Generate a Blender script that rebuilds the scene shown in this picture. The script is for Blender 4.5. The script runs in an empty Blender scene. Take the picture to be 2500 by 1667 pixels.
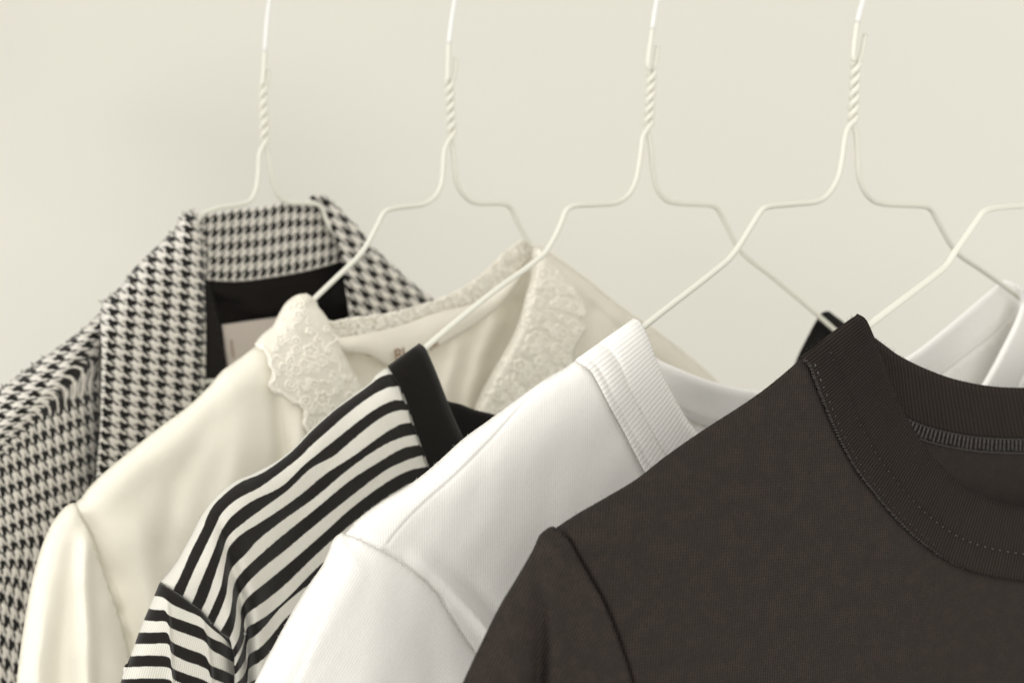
import bpy, math, random
import numpy as np
from mathutils import Vector
from mathutils.geometry import delaunay_2d_cdt
random.seed(7); rng = np.random.default_rng(7)

# ------------------------------------------------------------------ camera, light, exposure
S = bpy.context.scene
COL = bpy.context.collection
F = 60 / 36 * 2500.0          # focal length in photo pixels
HZ = 500.0                    # horizon row of the photo
CZ = 1.50                     # camera height
cam = bpy.data.objects.new('camera', bpy.data.cameras.new('camera'))
COL.objects.link(cam); S.camera = cam
cam.location = (0, 0, CZ); cam.rotation_euler = (math.pi / 2, 0, 0)
cam.data.lens = 60; cam.data.sensor_width = 36
cam.data.shift_y = -(1667 / 2 - HZ) / 2500
cam.data.clip_start = .01; cam.data.clip_end = 50
cam.data.dof.use_dof = True; cam.data.dof.focus_distance = .65; cam.data.dof.aperture_fstop = 14.5

W = bpy.data.worlds.new('World'); S.world = W; W.use_nodes = True
bg = W.node_tree.nodes['Background']; bg.inputs[0].default_value = (1, .975, .925, 1); bg.inputs[1].default_value = .92

def area(name, loc, target, size, power, col):
    l = bpy.data.lights.new(name, 'AREA'); l.shape = 'DISK'; l.size = size; l.energy = power; l.color = col
    o = bpy.data.objects.new(name, l); COL.objects.link(o); o.location = loc
    o.rotation_euler = (Vector(target) - Vector(loc)).to_track_quat('-Z', 'Y').to_euler()
    return o
area('window_light', (-3.1, -1.9, 3.3), (.2, 1.1, 1.4), 1.35, 58, (1, .98, .93))
area('bounce_light', (.35, -1.9, 1.85), (.1, 1, 1.4), 1.4, 27, (1, .975, .92))
S.view_settings.view_transform = 'Standard'; S.view_settings.look = 'None'
S.view_settings.exposure = 0; S.view_settings.gamma = 1
S.render.engine = 'CYCLES'

# ------------------------------------------------------------------ materials
class NT:
    def __init__(s, name, rough=.9, sheen=.0):
        s.m = bpy.data.materials.new(name); s.m.use_nodes = True
        s.t = s.m.node_tree; s.b = s.t.nodes['Principled BSDF']
        s.b.inputs['Roughness'].default_value = rough
        s.b.inputs['Specular IOR Level'].default_value = .08
        if sheen: s.b.inputs['Sheen Weight'].default_value = sheen; s.b.inputs['Sheen Roughness'].default_value = .5
    def n(s, k, **kw):
        x = s.t.nodes.new(k)
        for a, b in kw.items(): setattr(x, a, b)
        return x
    def put(s, inp, v):
        if isinstance(v, (int, float)): inp.default_value = v
        elif isinstance(v, tuple): inp.default_value = v
        else: s.t.links.new(v, inp)
    def math(s, op, a, b=0.0, c=None):
        x = s.n('ShaderNodeMath', operation=op); s.put(x.inputs[0], a); s.put(x.inputs[1], b)
        if c is not None: s.put(x.inputs[2], c)
        return x.outputs[0]
    def uv(s):
        u = s.n('ShaderNodeUVMap'); u.uv_map = 'UVMap'
        q = s.n('ShaderNodeSeparateXYZ'); s.t.links.new(u.outputs[0], q.inputs[0])
        return q.outputs[0], q.outputs[1], u.outputs[0]
    def comb(s, x, y, z=0.0):
        c = s.n('ShaderNodeCombineXYZ'); s.put(c.inputs[0], x); s.put(c.inputs[1], y); s.put(c.inputs[2], z); return c.outputs[0]
    def noise(s, vec, scale, detail=2, rough=.5):
        x = s.n('ShaderNodeTexNoise'); s.put(x.inputs['Vector'], vec); x.inputs['Scale'].default_value = scale
        x.inputs['Detail'].default_value = detail; x.inputs['Roughness'].default_value = rough; return x.outputs['Fac']
    def obj(s):
        return s.n('ShaderNodeTexCoord').outputs['Object']
    def mix(s, f, a, b, mode='MIX'):
        x = s.n('ShaderNodeMix', data_type='RGBA', blend_type=mode)
        s.put(x.inputs['Factor'], f)
        s.put(x.inputs[6], a); s.put(x.inputs[7], b); return x.outputs[2]
    def color(s, v): s.put(s.b.inputs['Base Color'], v)
    def bump(s, h, strength, dist):
        x = s.n('ShaderNodeBump'); s.put(x.inputs['Height'], h); x.inputs['Strength'].default_value = strength
        x.inputs['Distance'].default_value = dist; s.t.links.new(x.outputs[0], s.b.inputs['Normal'])

def c4(r, g, b): return (r, g, b, 1.0)
def mul(c, k): return (c[0] * k, c[1] * k, c[2] * k, 1.0)

def mat_jersey(name, base, period=.9, depth=.35, amp=.12, mott=None, sheen=.0, fuzz=.06):
    """fine knitted jersey: UV in millimetres, wales run along V"""
    t = NT(name, .92, sheen); x, y, uv = t.uv()
    nz = t.noise(t.comb(t.math('MULTIPLY', x, .9), t.math('MULTIPLY', y, .9)), 1.0, 3)
    xx = t.math('ADD', x, t.math('MULTIPLY', nz, .5))
    wv = t.math('MULTIPLY_ADD', t.math('SINE', t.math('MULTIPLY', xx, 6.2832 / period)), .5, .5)
    st = t.math('MULTIPLY_ADD', t.math('SINE', t.math('MULTIPLY', t.math('ADD', y, t.math('MULTIPLY', wv, .3)), 6.2832 / (period * .8))), .5, .5)
    streak = t.noise(t.comb(t.math('MULTIPLY', x, 2.2), t.math('MULTIPLY', y, .5)), 1.0, 2)
    f = t.math('ADD', t.math('MULTIPLY', wv, .5), t.math('ADD', t.math('MULTIPLY', streak, .9), t.math('MULTIPLY', st, .15)))
    col = t.mix(f, mul(base, 1 - amp * 1.6), mul(base, 1 + amp * 1.0))
    if mott:
        big = t.noise(t.comb(x, t.math('MULTIPLY', y, 1.6)), .10, 4, .65); r = t.n('ShaderNodeMapRange'); t.put(r.inputs[0], big); r.inputs[1].default_value = .38; r.inputs[2].default_value = .62
        col = t.mix(r.outputs[0], col, t.mix(.55, col, mott))
        sm = t.noise(t.comb(t.math('MULTIPLY', x, 1.0), t.math('MULTIPLY', y, .35)), .55, 3, .7)
        r2 = t.n('ShaderNodeMapRange'); t.put(r2.inputs[0], sm); r2.inputs[1].default_value = .35; r2.inputs[2].default_value = .7
        col = t.mix(r2.outputs[0], t.mix(.0, col, col), t.mix(.35, col, c4(.041, .0345, .031)))
    t.color(col)
    fz = t.math('ADD', t.noise(uv, 2.2, 4, .8), t.math('MULTIPLY', t.noise(uv, .22, 3, .6), 4.0 if not mott else 1.5))
    t.bump(t.math('ADD', t.math('MULTIPLY', wv, .8), t.math('ADD', t.math('MULTIPLY', fz, fuzz * 12), t.math('MULTIPLY', st, .3))), depth, .0003)
    return t.m

def mat_rib(name, base, amp=.25, depth=.8, sheen=.0, dist=.0006):
    """ribbed band: U counts the ribs"""
    t = NT(name, .92, sheen); x, y, uv = t.uv()
    nz = t.noise(t.comb(t.math('MULTIPLY', x, .35), t.math('MULTIPLY', y, 4.0)), 1.0, 2)
    xx = t.math('ADD', x, t.math('MULTIPLY', nz, .35))
    wv = t.math('MULTIPLY_ADD', t.math('SINE', t.math('MULTIPLY', xx, 6.2832)), .5, .5)
    w2 = t.math('POWER', wv, .6)
    fine = t.noise(t.comb(t.math('MULTIPLY', x, 5.0), t.math('MULTIPLY', y, 60.0)), 1.0, 2)
    big = t.noise(t.comb(t.math('MULTIPLY', x, .12), y), 1.6, 2)
    f = t.math('ADD', t.math('MULTIPLY', w2, .6), t.math('ADD', t.math('MULTIPLY', fine, .35), t.math('MULTIPLY', big, .4)))
    t.color(t.mix(f, mul(base, 1 - amp), mul(base, 1 + amp * .6)))
    t.bump(t.math('ADD', w2, t.math('MULTIPLY', fine, .35)), depth, dist)
    return t.m

def mat_stripe(name):
    """UV: U millimetres along the stripe, V counts stripe edges (even = pale, odd = black)"""
    t = NT(name, .93, .15); x, y, uv = t.uv()
    zig = t.math('MULTIPLY', t.math('SINE', t.math('MULTIPLY', x, 6.2832 / .85)), .035)
    wob = t.math('MULTIPLY', t.math('SUBTRACT', t.noise(t.comb(x, y), .45, 2), .5), .10)
    yy = t.math('ADD', y, t.math('ADD', zig, wob))
    fr = t.math('FRACT', t.math('MULTIPLY', yy, .5))
    r = t.n('ShaderNodeMapRange'); t.put(r.inputs[0], t.math('ABSOLUTE', t.math('SUBTRACT', fr, .5)))
    # |fr-.5| > .25 near integers of yy/2 ... pale when fr < .5
    s1 = t.n('ShaderNodeMapRange'); t.put(s1.inputs[0], fr); s1.inputs[1].default_value = .49; s1.inputs[2].default_value = .51
    wv = t.math('MULTIPLY_ADD', t.math('SINE', t.math('MULTIPLY', x, 6.2832 / .95)), .5, .5)
    st = t.noise(t.comb(t.math('MULTIPLY', x, 1.3), t.math('MULTIPLY', y, .8)), 1.0, 3, .7)
    pale = t.mix(t.math('ADD', t.math('MULTIPLY', wv, .6), t.math('MULTIPLY', st, .4)), c4(.52, .505, .45), c4(.86, .845, .78))
    fz = t.noise(uv, 1.2, 4, .8)
    dark = t.mix(fz, c4(.007, .0062, .0058), c4(.027, .024, .022))
    t.color(t.mix(s1.outputs[0], pale, dark))
    t.bump(t.math('ADD', wv, fz), .35, .0003)
    return t.m

def mat_houndstooth(name):
    """UV counts whole houndstooth periods"""
    t = NT(name, .95, .2); x, y, uv = t.uv()
    wob = t.noise(uv, 4.5, 4, .7); w = t.math('MULTIPLY', t.math('SUBTRACT', wob, .5), .24)
    x = t.math('ADD', x, w); y = t.math('ADD', y, w)
    def sm(v, lo=.47, hi=.53):
        r = t.n('ShaderNodeMapRange'); t.put(r.inputs[0], v); r.inputs[1].default_value = lo; r.inputs[2].default_value = hi; return r.outputs[0]
    def sq(v, lo_=.40, hi_=.60):      # smooth 0/1 square wave, one cycle per unit
        s_ = t.math('MULTIPLY_ADD', t.math('SINE', t.math('MULTIPLY', v, 6.2832)), .5, .5)
        return sm(s_, lo_, hi_)
    wx, wy = sq(x, .46, .58), sq(y, .46, .58)
    tw = sq(t.math('MULTIPLY', t.math('ADD', x, y), 2.0))
    f = t.math('ADD', t.math('MULTIPLY', wx, tw), t.math('MULTIPLY', wy, t.math('SUBTRACT', 1.0, tw)))
    fib = t.noise(uv, 9.0, 3, .7)
    light = t.mix(fib, c4(.56, .53, .47), c4(.95, .92, .86)); dark = t.mix(fib, c4(.006, .0055, .005), c4(.018, .016, .014))
    t.color(t.mix(f, dark, light))
    puff = t.math('MULTIPLY', t.math('MULTIPLY_ADD', t.math('SINE', t.math('MULTIPLY', x, 6.2832)), .5, .5),
                  t.math('MULTIPLY_ADD', t.math('SINE', t.math('MULTIPLY', y, 6.2832)), .5, .5))
    t.bump(t.math('ADD', puff, t.math('MULTIPLY', fib, .4)), .6, .0018)
    return t.m

def mat_woven(name, base, depth=.15, rough=.8, sheen=.1, big=.0, alpha=1.0):
    # plain weave: fine yarn noise over broader, softly crumpled unevenness
    t = NT(name, rough, 0)
    t.b.inputs['Alpha'].default_value = alpha
    if rough > .6: t.b.inputs['Specular IOR Level'].default_value = .03
    o = t.obj()
    a = t.noise(o, 900, 3, .7); b = t.noise(o, 42, 4, .6)
    t.color(t.mix(b, mul(base, .96), mul(base, 1.03)))
    t.bump(t.math('ADD', a, t.math('MULTIPLY', b, big)), depth, .0003)
    return t.m

def mat_lace(name, base):
    t = NT(name, .9); o = t.obj(); t.b.inputs['Alpha'].default_value = .88
    v = t.n('ShaderNodeTexVoronoi'); v.feature = 'DISTANCE_TO_EDGE'; t.t.links.new(o, v.inputs['Vector']); v.inputs['Scale'].default_value = 130
    v2 = t.n('ShaderNodeTexVoronoi'); t.t.links.new(o, v2.inputs['Vector']); v2.inputs['Scale'].default_value = 480
    nz = t.noise(o, 140, 3)
    t.color(t.mix(nz, mul(base, .86), mul(base, 1.06)))
    h = t.math('ADD', t.math('MULTIPLY', t.math('MINIMUM', v.outputs['Distance'], .12), 4.0), t.math('ADD', t.math('MULTIPLY', nz, 2.2), t.math('MULTIPLY', v2.outputs['Distance'], .4)))
    t.bump(h, .35, .0008)
    return t.m

def mat_paint(name, base, rough, metal=0.0, spec=.5):
    t = NT(name, rough); o = t.obj(); nz = t.noise(o, 60, 3)
    t.color(t.mix(nz, mul(base, .97), mul(base, 1.02))); t.b.inputs['Metallic'].default_value = metal
    t.b.inputs['Specular IOR Level'].default_value = spec
    t.bump(t.noise(o, 500, 2), .06, .0003)
    return t.m

def mat_wall():
    t = NT('warm_white_plaster', .95); o = t.obj()
    b = t.noise(o, 1.1, 2); a = t.noise(o, 220, 3)
    t.color(t.mix(b, c4(.673, .662, .602), c4(.688, .677, .616)))
    t.bump(a, .12, .001)
    return t.m

M = dict(
    wall=mat_wall(),
    wire=mat_paint('cream_coated_wire', c4(.745, .735, .655), .34, 0, .5),
    bright=mat_paint('bright_plated_wire', c4(.80, .81, .79), .28, .0, .6),
    steel=mat_paint('brushed_steel', c4(.62, .62, .60), .35, .8),
    char=mat_jersey('charcoal_jersey', c4(.0275, .0212, .0184), 1.45, 1.0, .8, mott=c4(.0245, .0225, .0200)),
    charslv=mat_jersey('charcoal_jersey_sleeve', c4(.0295, .0226, .0197), 1.45, 1.0, .8, mott=c4(.0245, .0225, .0200)),
    charrib=mat_rib('charcoal_rib', c4(.0275, .0212, .0183), .45, 1.0, dist=.0009),
    charthread=mat_paint('grey_thread', c4(.12, .118, .116), .6),
    chartwine=mat_paint('dark_thread', c4(.055, .050, .045), .7),
    white=mat_jersey('white_jersey', c4(.93, .918, .885), 1.3, .30, .035),
    whiterib=mat_rib('white_rib', c4(.93, .918, .885), .04, .4, dist=.00045),
    stripe=mat_stripe('black_striped_jersey'),
    black=mat_jersey('black_jersey', c4(.008, .0068, .006), .9, .3, .3, sheen=.08),
    hound=mat_houndstooth('houndstooth_wool'),
    lining=mat_woven('dark_satin_lining', c4(.012, .010, .010), .08, .45, .0),
    label=mat_woven('beige_woven_label', c4(.62, .56, .50), .3, .7),
    cream=mat_woven('cream_crepe', c4(.89, .855, .745), .3, .95, .15, 6.0),
    creamin=mat_woven('cream_crepe_inside', c4(.91, .87, .76), .3, .95, .1, 4.0),
    sheer=mat_woven('sheer_cream_voile', c4(.93, .90, .81), .3, .95, 0, 4.0, alpha=.45),
    lace=mat_lace('cream_lace', c4(.94, .905, .80)),
    cord=mat_woven('cream_embroidery_cord', c4(.95, .92, .83), .25, .7),
    print=mat_woven('brown_print', c4(.30, .19, .12), .1, .8),
    straw=mat_woven('pale_felt', c4(.55, .48, .38), .2, .9),
)

# ------------------------------------------------------------------ 2-D curve helpers (photo pixels)
def cr(P, step=5.0, closed=False):
    """Catmull-Rom (centripetal-ish) through the points, resampled about every `step` px"""
    P = np.array(P, float)
    if len(P) < 3:
        n = max(2, int(np.linalg.norm(P[-1] - P[0]) / step) + 1)
        return P[0] + (P[-1] - P[0]) * np.linspace(0, 1, n)[:, None]
    Q = np.vstack([2 * P[0] - P[1], P, 2 * P[-1] - P[-2]])
    out = []
    for i in range(1, len(Q) - 2):
        p0, p1, p2, p3 = Q[i - 1], Q[i], Q[i + 1], Q[i + 2]
        L = max(np.linalg.norm(p2 - p1), 1e-6)
        m1 = (p2 - p0) / max(np.linalg.norm(p2 - p1) + np.linalg.norm(p1 - p0), 1e-6) * L
        m2 = (p3 - p1) / max(np.linalg.norm(p3 - p2) + np.linalg.norm(p2 - p1), 1e-6) * L
        n = max(2, int(L / step) + 1); t = np.linspace(0, 1, n, endpoint=False)[:, None]
        out.append((2 * t**3 - 3 * t**2 + 1) * p1 + (t**3 - 2 * t**2 + t) * m1 + (-2 * t**3 + 3 * t**2) * p2 + (t**3 - t**2) * m2)
    out.append(P[-1:]); return np.vstack(out)

def resamp(P, n):
    d = np.r_[0, np.cumsum(np.linalg.norm(np.diff(P[:, :2], axis=0), axis=1))]
    t = np.linspace(0, d[-1], n)
    return np.stack([np.interp(t, d, P[:, k]) for k in range(P.shape[1])], 1)

def plen(P): return float(np.linalg.norm(np.diff(P, axis=0), axis=1).sum())

def pdist(u, v, P):
    """distance and side (+ = left of travel in image coords with y down) to a polyline"""
    P = np.asarray(P, float); best = np.full(u.shape, 1e9); side = np.zeros(u.shape); prog = np.zeros(u.shape)
    acc = 0.0
    for a, b in zip(P[:-1], P[1:]):
        d = b - a; L2 = float(d @ d)
        if L2 < 1e-9: continue
        t = np.clip(((u - a[0]) * d[0] + (v - a[1]) * d[1]) / L2, 0, 1)
        dx = u - (a[0] + t * d[0]); dy = v - (a[1] + t * d[1]); dd = np.hypot(dx, dy)
        k = dd < best; best[k] = dd[k]; side[k] = np.sign(d[0] * dy - d[1] * dx)[k]
        prog[k] = (acc + t * math.sqrt(L2))[k]; acc += math.sqrt(L2)
    return best, side, prog / max(acc, 1e-6)

def inside(u, v, P):
    c = np.zeros(u.shape, bool); n = len(P); j = n - 1
    for i in range(n):
        xi, yi = P[i]; xj, yj = P[j]
        if yi != yj:
            c ^= ((yi > v) != (yj > v)) & (u < (xj - xi) * (v - yi) / (yj - yi) + xi)
        j = i
    return c

def offs(P, d):
    """shift a polyline sideways by d px (positive = to the right of travel, y down)"""
    P = np.array(P, float); T = np.gradient(P, axis=0); T /= np.linalg.norm(T, axis=1)[:, None] + 1e-9
    return P + np.stack([-T[:, 1], T[:, 0]], 1) * d

# ------------------------------------------------------------------ a garment hangs in the plane of its hanger
class Plane:
    def __init__(s, c): s.c = c
    def Y(s, u): return s.c / (1 - (u - 1250) / F)
    def pos(s, u, v, t):
        u = np.asarray(u, float); v = np.asarray(v, float)
        Y = s.Y(u) - t
        return np.stack([(u - 1250) / F * Y, Y, CZ + (HZ - v) / F * Y], -1)
    def mm(s, u, v, ang=0.0):
        p = s.pos(u, v, 0) * 1000
        x = (p[..., 0] + p[..., 1]) * .7071; y = p[..., 2]; c, q = math.cos(ang), math.sin(ang)
        return np.stack([x * c - y * q, x * q + y * c], -1)

def link(name, verts, faces, mat, parent=None, uv=None, thick=0.0, smooth=True):
    me = bpy.data.meshes.new(name); me.from_pydata([tuple(map(float, p)) for p in verts], [], [tuple(map(int, f)) for f in faces])
    if uv is not None:
        l = me.uv_layers.new(name='UVMap'); idx = np.empty(len(me.loops), int); me.loops.foreach_get('vertex_index', idx)
        l.data.foreach_set('uv', np.asarray(uv, float)[idx].astype(np.float32).ravel())
    me.materials.append(mat); me.update()
    if smooth: me.polygons.foreach_set('use_smooth', [True] * len(me.polygons))
    o = bpy.data.objects.new(name, me); COL.objects.link(o)
    if parent is not None:
        o.parent = parent                     # geometry is stored in world metres; the thing's own base is undone here
        if parent.parent is None: o.location = -Vector(parent.location)
    if thick:
        m = o.modifiers.new('thickness', 'SOLIDIFY'); m.thickness = thick; m.offset = -1
    return o

def sheet(name, pl, segs, tf, mat, parent, uvf=None, sp=9.0, thick=.0009, extra=(), shrink=None):
    """cloth panel: segs = smooth runs joined at corners into one closed outline"""
    out = []
    for s_ in segs:
        c = cr(s_, sp * .8)
        if out and np.linalg.norm(c[0] - out[-1]) < 1.0: c = c[1:]
        out.extend(list(c))
    if np.linalg.norm(out[0] - out[-1]) < 1.0: out = out[:-1]
    B = np.array(out)
    if shrink is not None:            # tuck the hidden panel's edge just inside the visible one's
        T = np.roll(B, -1, 0) - np.roll(B, 1, 0); T /= np.linalg.norm(T, axis=1)[:, None] + 1e-9
        N = np.stack([-T[:, 1], T[:, 0]], 1); ok = inside(B[:, 0] + N[:, 0] * 6, B[:, 1] + N[:, 1] * 6, B); N[~ok] *= -1
        k = pdist(B[:, 0], B[:, 1], shrink)[0] < 4; B = B + N * (k * 7.0)[:, None]
    lo, hi = B.min(0), B.max(0)
    xs = np.arange(lo[0], hi[0], sp); ys = np.arange(lo[1], hi[1], sp * .866)
    gx, gy = np.meshgrid(xs, ys); gx = gx + (np.arange(len(ys)) % 2)[:, None] * sp / 2
    gx, gy = gx.ravel(), gy.ravel(); gx = gx + rng.uniform(-.15, .15, gx.shape) * sp; gy = gy + rng.uniform(-.15, .15, gy.shape) * sp
    k = inside(gx, gy, B); gx, gy = gx[k], gy[k]
    k = pdist(gx, gy, np.vstack([B, B[:1]]))[0] > sp * .55; gx, gy = gx[k], gy[k]
    if len(extra):
        ex = []
        for run in extra:
            c = cr(run, 5)
            for q in (-10, -5, -2.2, 0, 2.2, 5, 10): ex.append(offs(c, q))
        ex = np.vstack(ex); near = np.full(gx.shape, True)
        for run in extra: near &= pdist(gx, gy, cr(run, 8))[0] > 13
        gx, gy = gx[near], gy[near]
        k = inside(ex[:, 0], ex[:, 1], B); ex = ex[k]; k = pdist(ex[:, 0], ex[:, 1], np.vstack([B, B[:1]]))[0] > 3; ex = ex[k]
        gx = np.r_[gx, ex[:, 0]]; gy = np.r_[gy, ex[:, 1]]
    V = [Vector((a, b)) for a, b in B] + [Vector((a, b)) for a, b in zip(gx, gy)]
    n = len(B); E = [(i, (i + 1) % n) for i in range(n)]
    v2, e2, f2, *_ = delaunay_2d_cdt(V, E, [], 1, 1e-4)
    P = np.array([(p.x, p.y) for p in v2]); u, v = P[:, 0], P[:, 1]
    faces = []
    for f in f2:
        a, b, c = (P[i] for i in f[:3])
        cr_ = (b[0] - a[0]) * (c[1] - a[1]) - (b[1] - a[1]) * (c[0] - a[0])
        faces.append(list(f) if cr_ < 0 else list(f)[::-1])     # counter-clockwise seen from the camera
    t = tf(u, v)
    uv = (uvf or (lambda a, b: pl.mm(a, b)))(u, v)
    return link(name, pl.pos(u, v, t), faces, mat, parent, uv, thick)

def loft(name, pl, rows, pos, tf, mat, parent, uvf, nu=120, nv=12, thick=.0009, extra_t=None, step=4.0):
    """surface through several traced runs; pos = their V values"""
    R = np.stack([resamp(cr(r, step), nu) for r in rows])          # rows, nu, 2
    pos = np.array(pos, float); vv = np.linspace(pos[0], pos[-1], nv)
    vv = np.unique(np.r_[vv, pos])
    # cubic (Catmull-Rom) across rows, falling back to linear for two rows
    G = np.empty((len(vv), nu, 2))
    for i, x in enumerate(vv):
        j = int(np.clip(np.searchsorted(pos, x, 'right') - 1, 0, len(pos) - 2)); h = pos[j + 1] - pos[j]; q = (x - pos[j]) / h
        G[i] = R[j] * (1 - q) + R[j + 1] * q
    U, Vv = G[..., 0], G[..., 1]; q, s_ = np.meshgrid(vv, np.linspace(0, 1, nu), indexing='ij')
    t = tf(U.ravel(), Vv.ravel()).reshape(U.shape)
    if extra_t: t = t + extra_t(s_, (q - pos[0]) / (pos[-1] - pos[0]))
    P = pl.pos(U, Vv, t).reshape(-1, 3); uv = uvf(s_, q, U, Vv).reshape(-1, 2)
    nr = len(vv); faces = []
    a = np.array([U[0, 0], Vv[0, 0]]); b = np.array([U[0, -1], Vv[0, -1]]); c = np.array([U[-1, nu // 2], Vv[-1, nu // 2]])
    flip = ((b - a)[0] * (c - a)[1] - (b - a)[1] * (c - a)[0]) < 0
    for i in range(nr - 1):
        for j in range(nu - 1):
            f = (i * nu + j, (i + 1) * nu + j, (i + 1) * nu + j + 1, i * nu + j + 1)
            faces.append(f[::-1] if flip else f)
    return link(name, P, faces, mat, parent, uv, thick)

def tube_mesh(paths, sides=12):
    V, Fc = [], []
    for P, r in paths:
        P = np.asarray(P, float); n = len(P); rr = np.full(n, r) if np.isscalar(r) else np.asarray(r)
        T = np.gradient(P, axis=0); T /= np.linalg.norm(T, axis=1)[:, None] + 1e-12
        ref = np.array([0.3, -.9, .2]); N = np.cross(T[0], ref); N /= np.linalg.norm(N)
        b0 = len(V)
        for i in range(n):
            N = N - T[i] * (N @ T[i]); N /= np.linalg.norm(N) + 1e-12; Bn = np.cross(T[i], N)
            for k in range(sides):
                a = 2 * math.pi * k / sides; V.append(P[i] + (N * math.cos(a) + Bn * math.sin(a)) * rr[i])
        for i in range(n - 1):
            for k in range(sides):
                k2 = (k + 1) % sides; Fc.append((b0 + i * sides + k, b0 + i * sides + k2, b0 + (i + 1) * sides + k2, b0 + (i + 1) * sides + k))
        Fc.append(tuple(b0 + k for k in range(sides))[::-1]); Fc.append(tuple(b0 + (n - 1) * sides + k for k in range(sides)))
    return V, Fc

def tubes(name, paths, mat, parent, sides=12):
    V, Fc = tube_mesh(paths, sides); return link(name, V, Fc, mat, parent)

def cr3(P, step=.003):
    P = np.array(P, float)
    Q = np.vstack([2 * P[0] - P[1], P, 2 * P[-1] - P[-2]]); out = []
    for i in range(1, len(Q) - 2):
        p0, p1, p2, p3 = Q[i - 1], Q[i], Q[i + 1], Q[i + 2]; L = max(np.linalg.norm(p2 - p1), 1e-7)
        m1 = (p2 - p0) / max(L + np.linalg.norm(p1 - p0), 1e-7) * L; m2 = (p3 - p1) / max(np.linalg.norm(p3 - p2) + L, 1e-7) * L
        n = max(2, int(L / step) + 1); t = np.linspace(0, 1, n, endpoint=False)[:, None]
        out.append((2 * t**3 - 3 * t**2 + 1) * p1 + (t**3 - 2 * t**2 + t) * m1 + (-2 * t**3 + 3 * t**2) * p2 + (t**3 - t**2) * m2)
    out.append(P[-1:]); return np.vstack(out)

def thing(name, label, cat, loc, group=None):
    o = bpy.data.objects.new(name, None); COL.objects.link(o); o.location = loc; o.empty_display_size = .03
    o['label'] = label; o['category'] = cat
    if group: o['group'] = group
    return o

def stitches(name, pl, run, tf, mat, parent, dash=8, gap=6, r=.00016, lift=.0012, jit=.6, slant=0.0):
    c = cr(run, 1.5); L = plen(c); n = int(L / (dash + gap)); d = np.r_[0, np.cumsum(np.linalg.norm(np.diff(c, axis=0), axis=1))]
    T = np.gradient(c, axis=0); T /= np.linalg.norm(T, axis=1)[:, None]
    paths = []
    for i in range(n):
        a = i * (dash + gap) + random.uniform(-jit, jit); s_ = np.linspace(a, a + dash + random.uniform(-jit, jit), 5)
        x = np.interp(s_, d, c[:, 0]); y = np.interp(s_, d, c[:, 1])
        tx = np.interp(a, d, T[:, 0]); ty = np.interp(a, d, T[:, 1]); w = np.linspace(-1, 1, 5) * slant
        x = x - ty * w; y = y + tx * w
        h = lift * np.array([.3, .9, 1, .9, .3])
        paths.append((pl.pos(x, y, tf(x, y) + h), r))
    return tubes(name, paths, mat, parent, 6)

def dome(d, R, T):
    q = np.clip(d / R, 0, 1); return T * np.sqrt(np.clip(1 - (1 - q) ** 2, 0, 1))
def ridge(u, v, P, w, amp, fade=None):
    d, s_, g = pdist(u, v, P); e = amp * np.exp(-(d / w) ** 2)
    if fade == 'out': e *= np.clip(1 - g, 0, 1) ** .7
    if fade == 'in': e *= np.clip(g * 2.5, 0, 1)
    return e
def step1(u, v, P, decay, amp, side, edge=4.0, fade=None):
    """raised on one side of a crease, falling off with distance"""
    d, s_, g = pdist(u, v, P); k = s_ * side
    e = amp * np.where(k > 0, np.exp(-d / decay) , np.exp(-(d / edge) ** 2))
    if fade == 'in': e *= np.clip(g * 3, 0, 1)
    return e

BOT = 2000
def wrinkle(seed, amp):
    r = np.random.default_rng(seed); K = [(r.uniform(0, math.pi), r.uniform(70, 260), r.uniform(0, 6.28), r.uniform(.4, 1)) for _ in range(9)]
    def f(u, v):
        t = 0 * u
        for a, L_, p, w in K:
            q = (u * math.cos(a) + v * math.sin(a)); q2 = (-u * math.sin(a) + v * math.cos(a))
            t = t + w * (L_ / 160) * np.sin(q / L_ * 6.28 + p + 1.1 * np.sin(q2 / L_ * 1.7 + p * 2)) * (.5 + .5 * np.sin(q2 / (L_ * 2.3) + p * 3))
        return t * amp
    return f
WC, WW, WB, WS = wrinkle(1, .00028), wrinkle(2, .00042), wrinkle(3, .0007), wrinkle(4, .0003)
# ------------------------------------------------------------------ the wall behind
def wall():
    V = [(-5, 1.75, -1), (6, 1.75, -1), (6, 1.75, 5), (-5, 1.75, 5), (-5, 1.87, -1), (6, 1.87, -1), (6, 1.87, 5), (-5, 1.87, 5)]
    Fc = [(0, 1, 2, 3), (7, 6, 5, 4), (0, 4, 5, 1), (3, 2, 6, 7), (0, 3, 7, 4), (1, 5, 6, 2)]
    o = link('wall', V, Fc, M['wall'], smooth=False)
    o['label'] = 'plain warm off-white wall behind the hanging clothes'; o['category'] = 'wall'; o['kind'] = 'structure'
wall()

# ------------------------------------------------------------------ hangers
h = np.array([.7071, .7071, 0]); nrm = np.array([.7071, -.7071, 0])
RAILZ = CZ + .1575
def knot_depth(u): return .97 / (1 + .6466 * (u - 1250) / F)
PL = {}
for k, u in dict(J=648, B=1104, S=1584, T=2083, C=2620).items():
    y = knot_depth(u); PL[k] = Plane(y - (u - 1250) / F * y)

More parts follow.
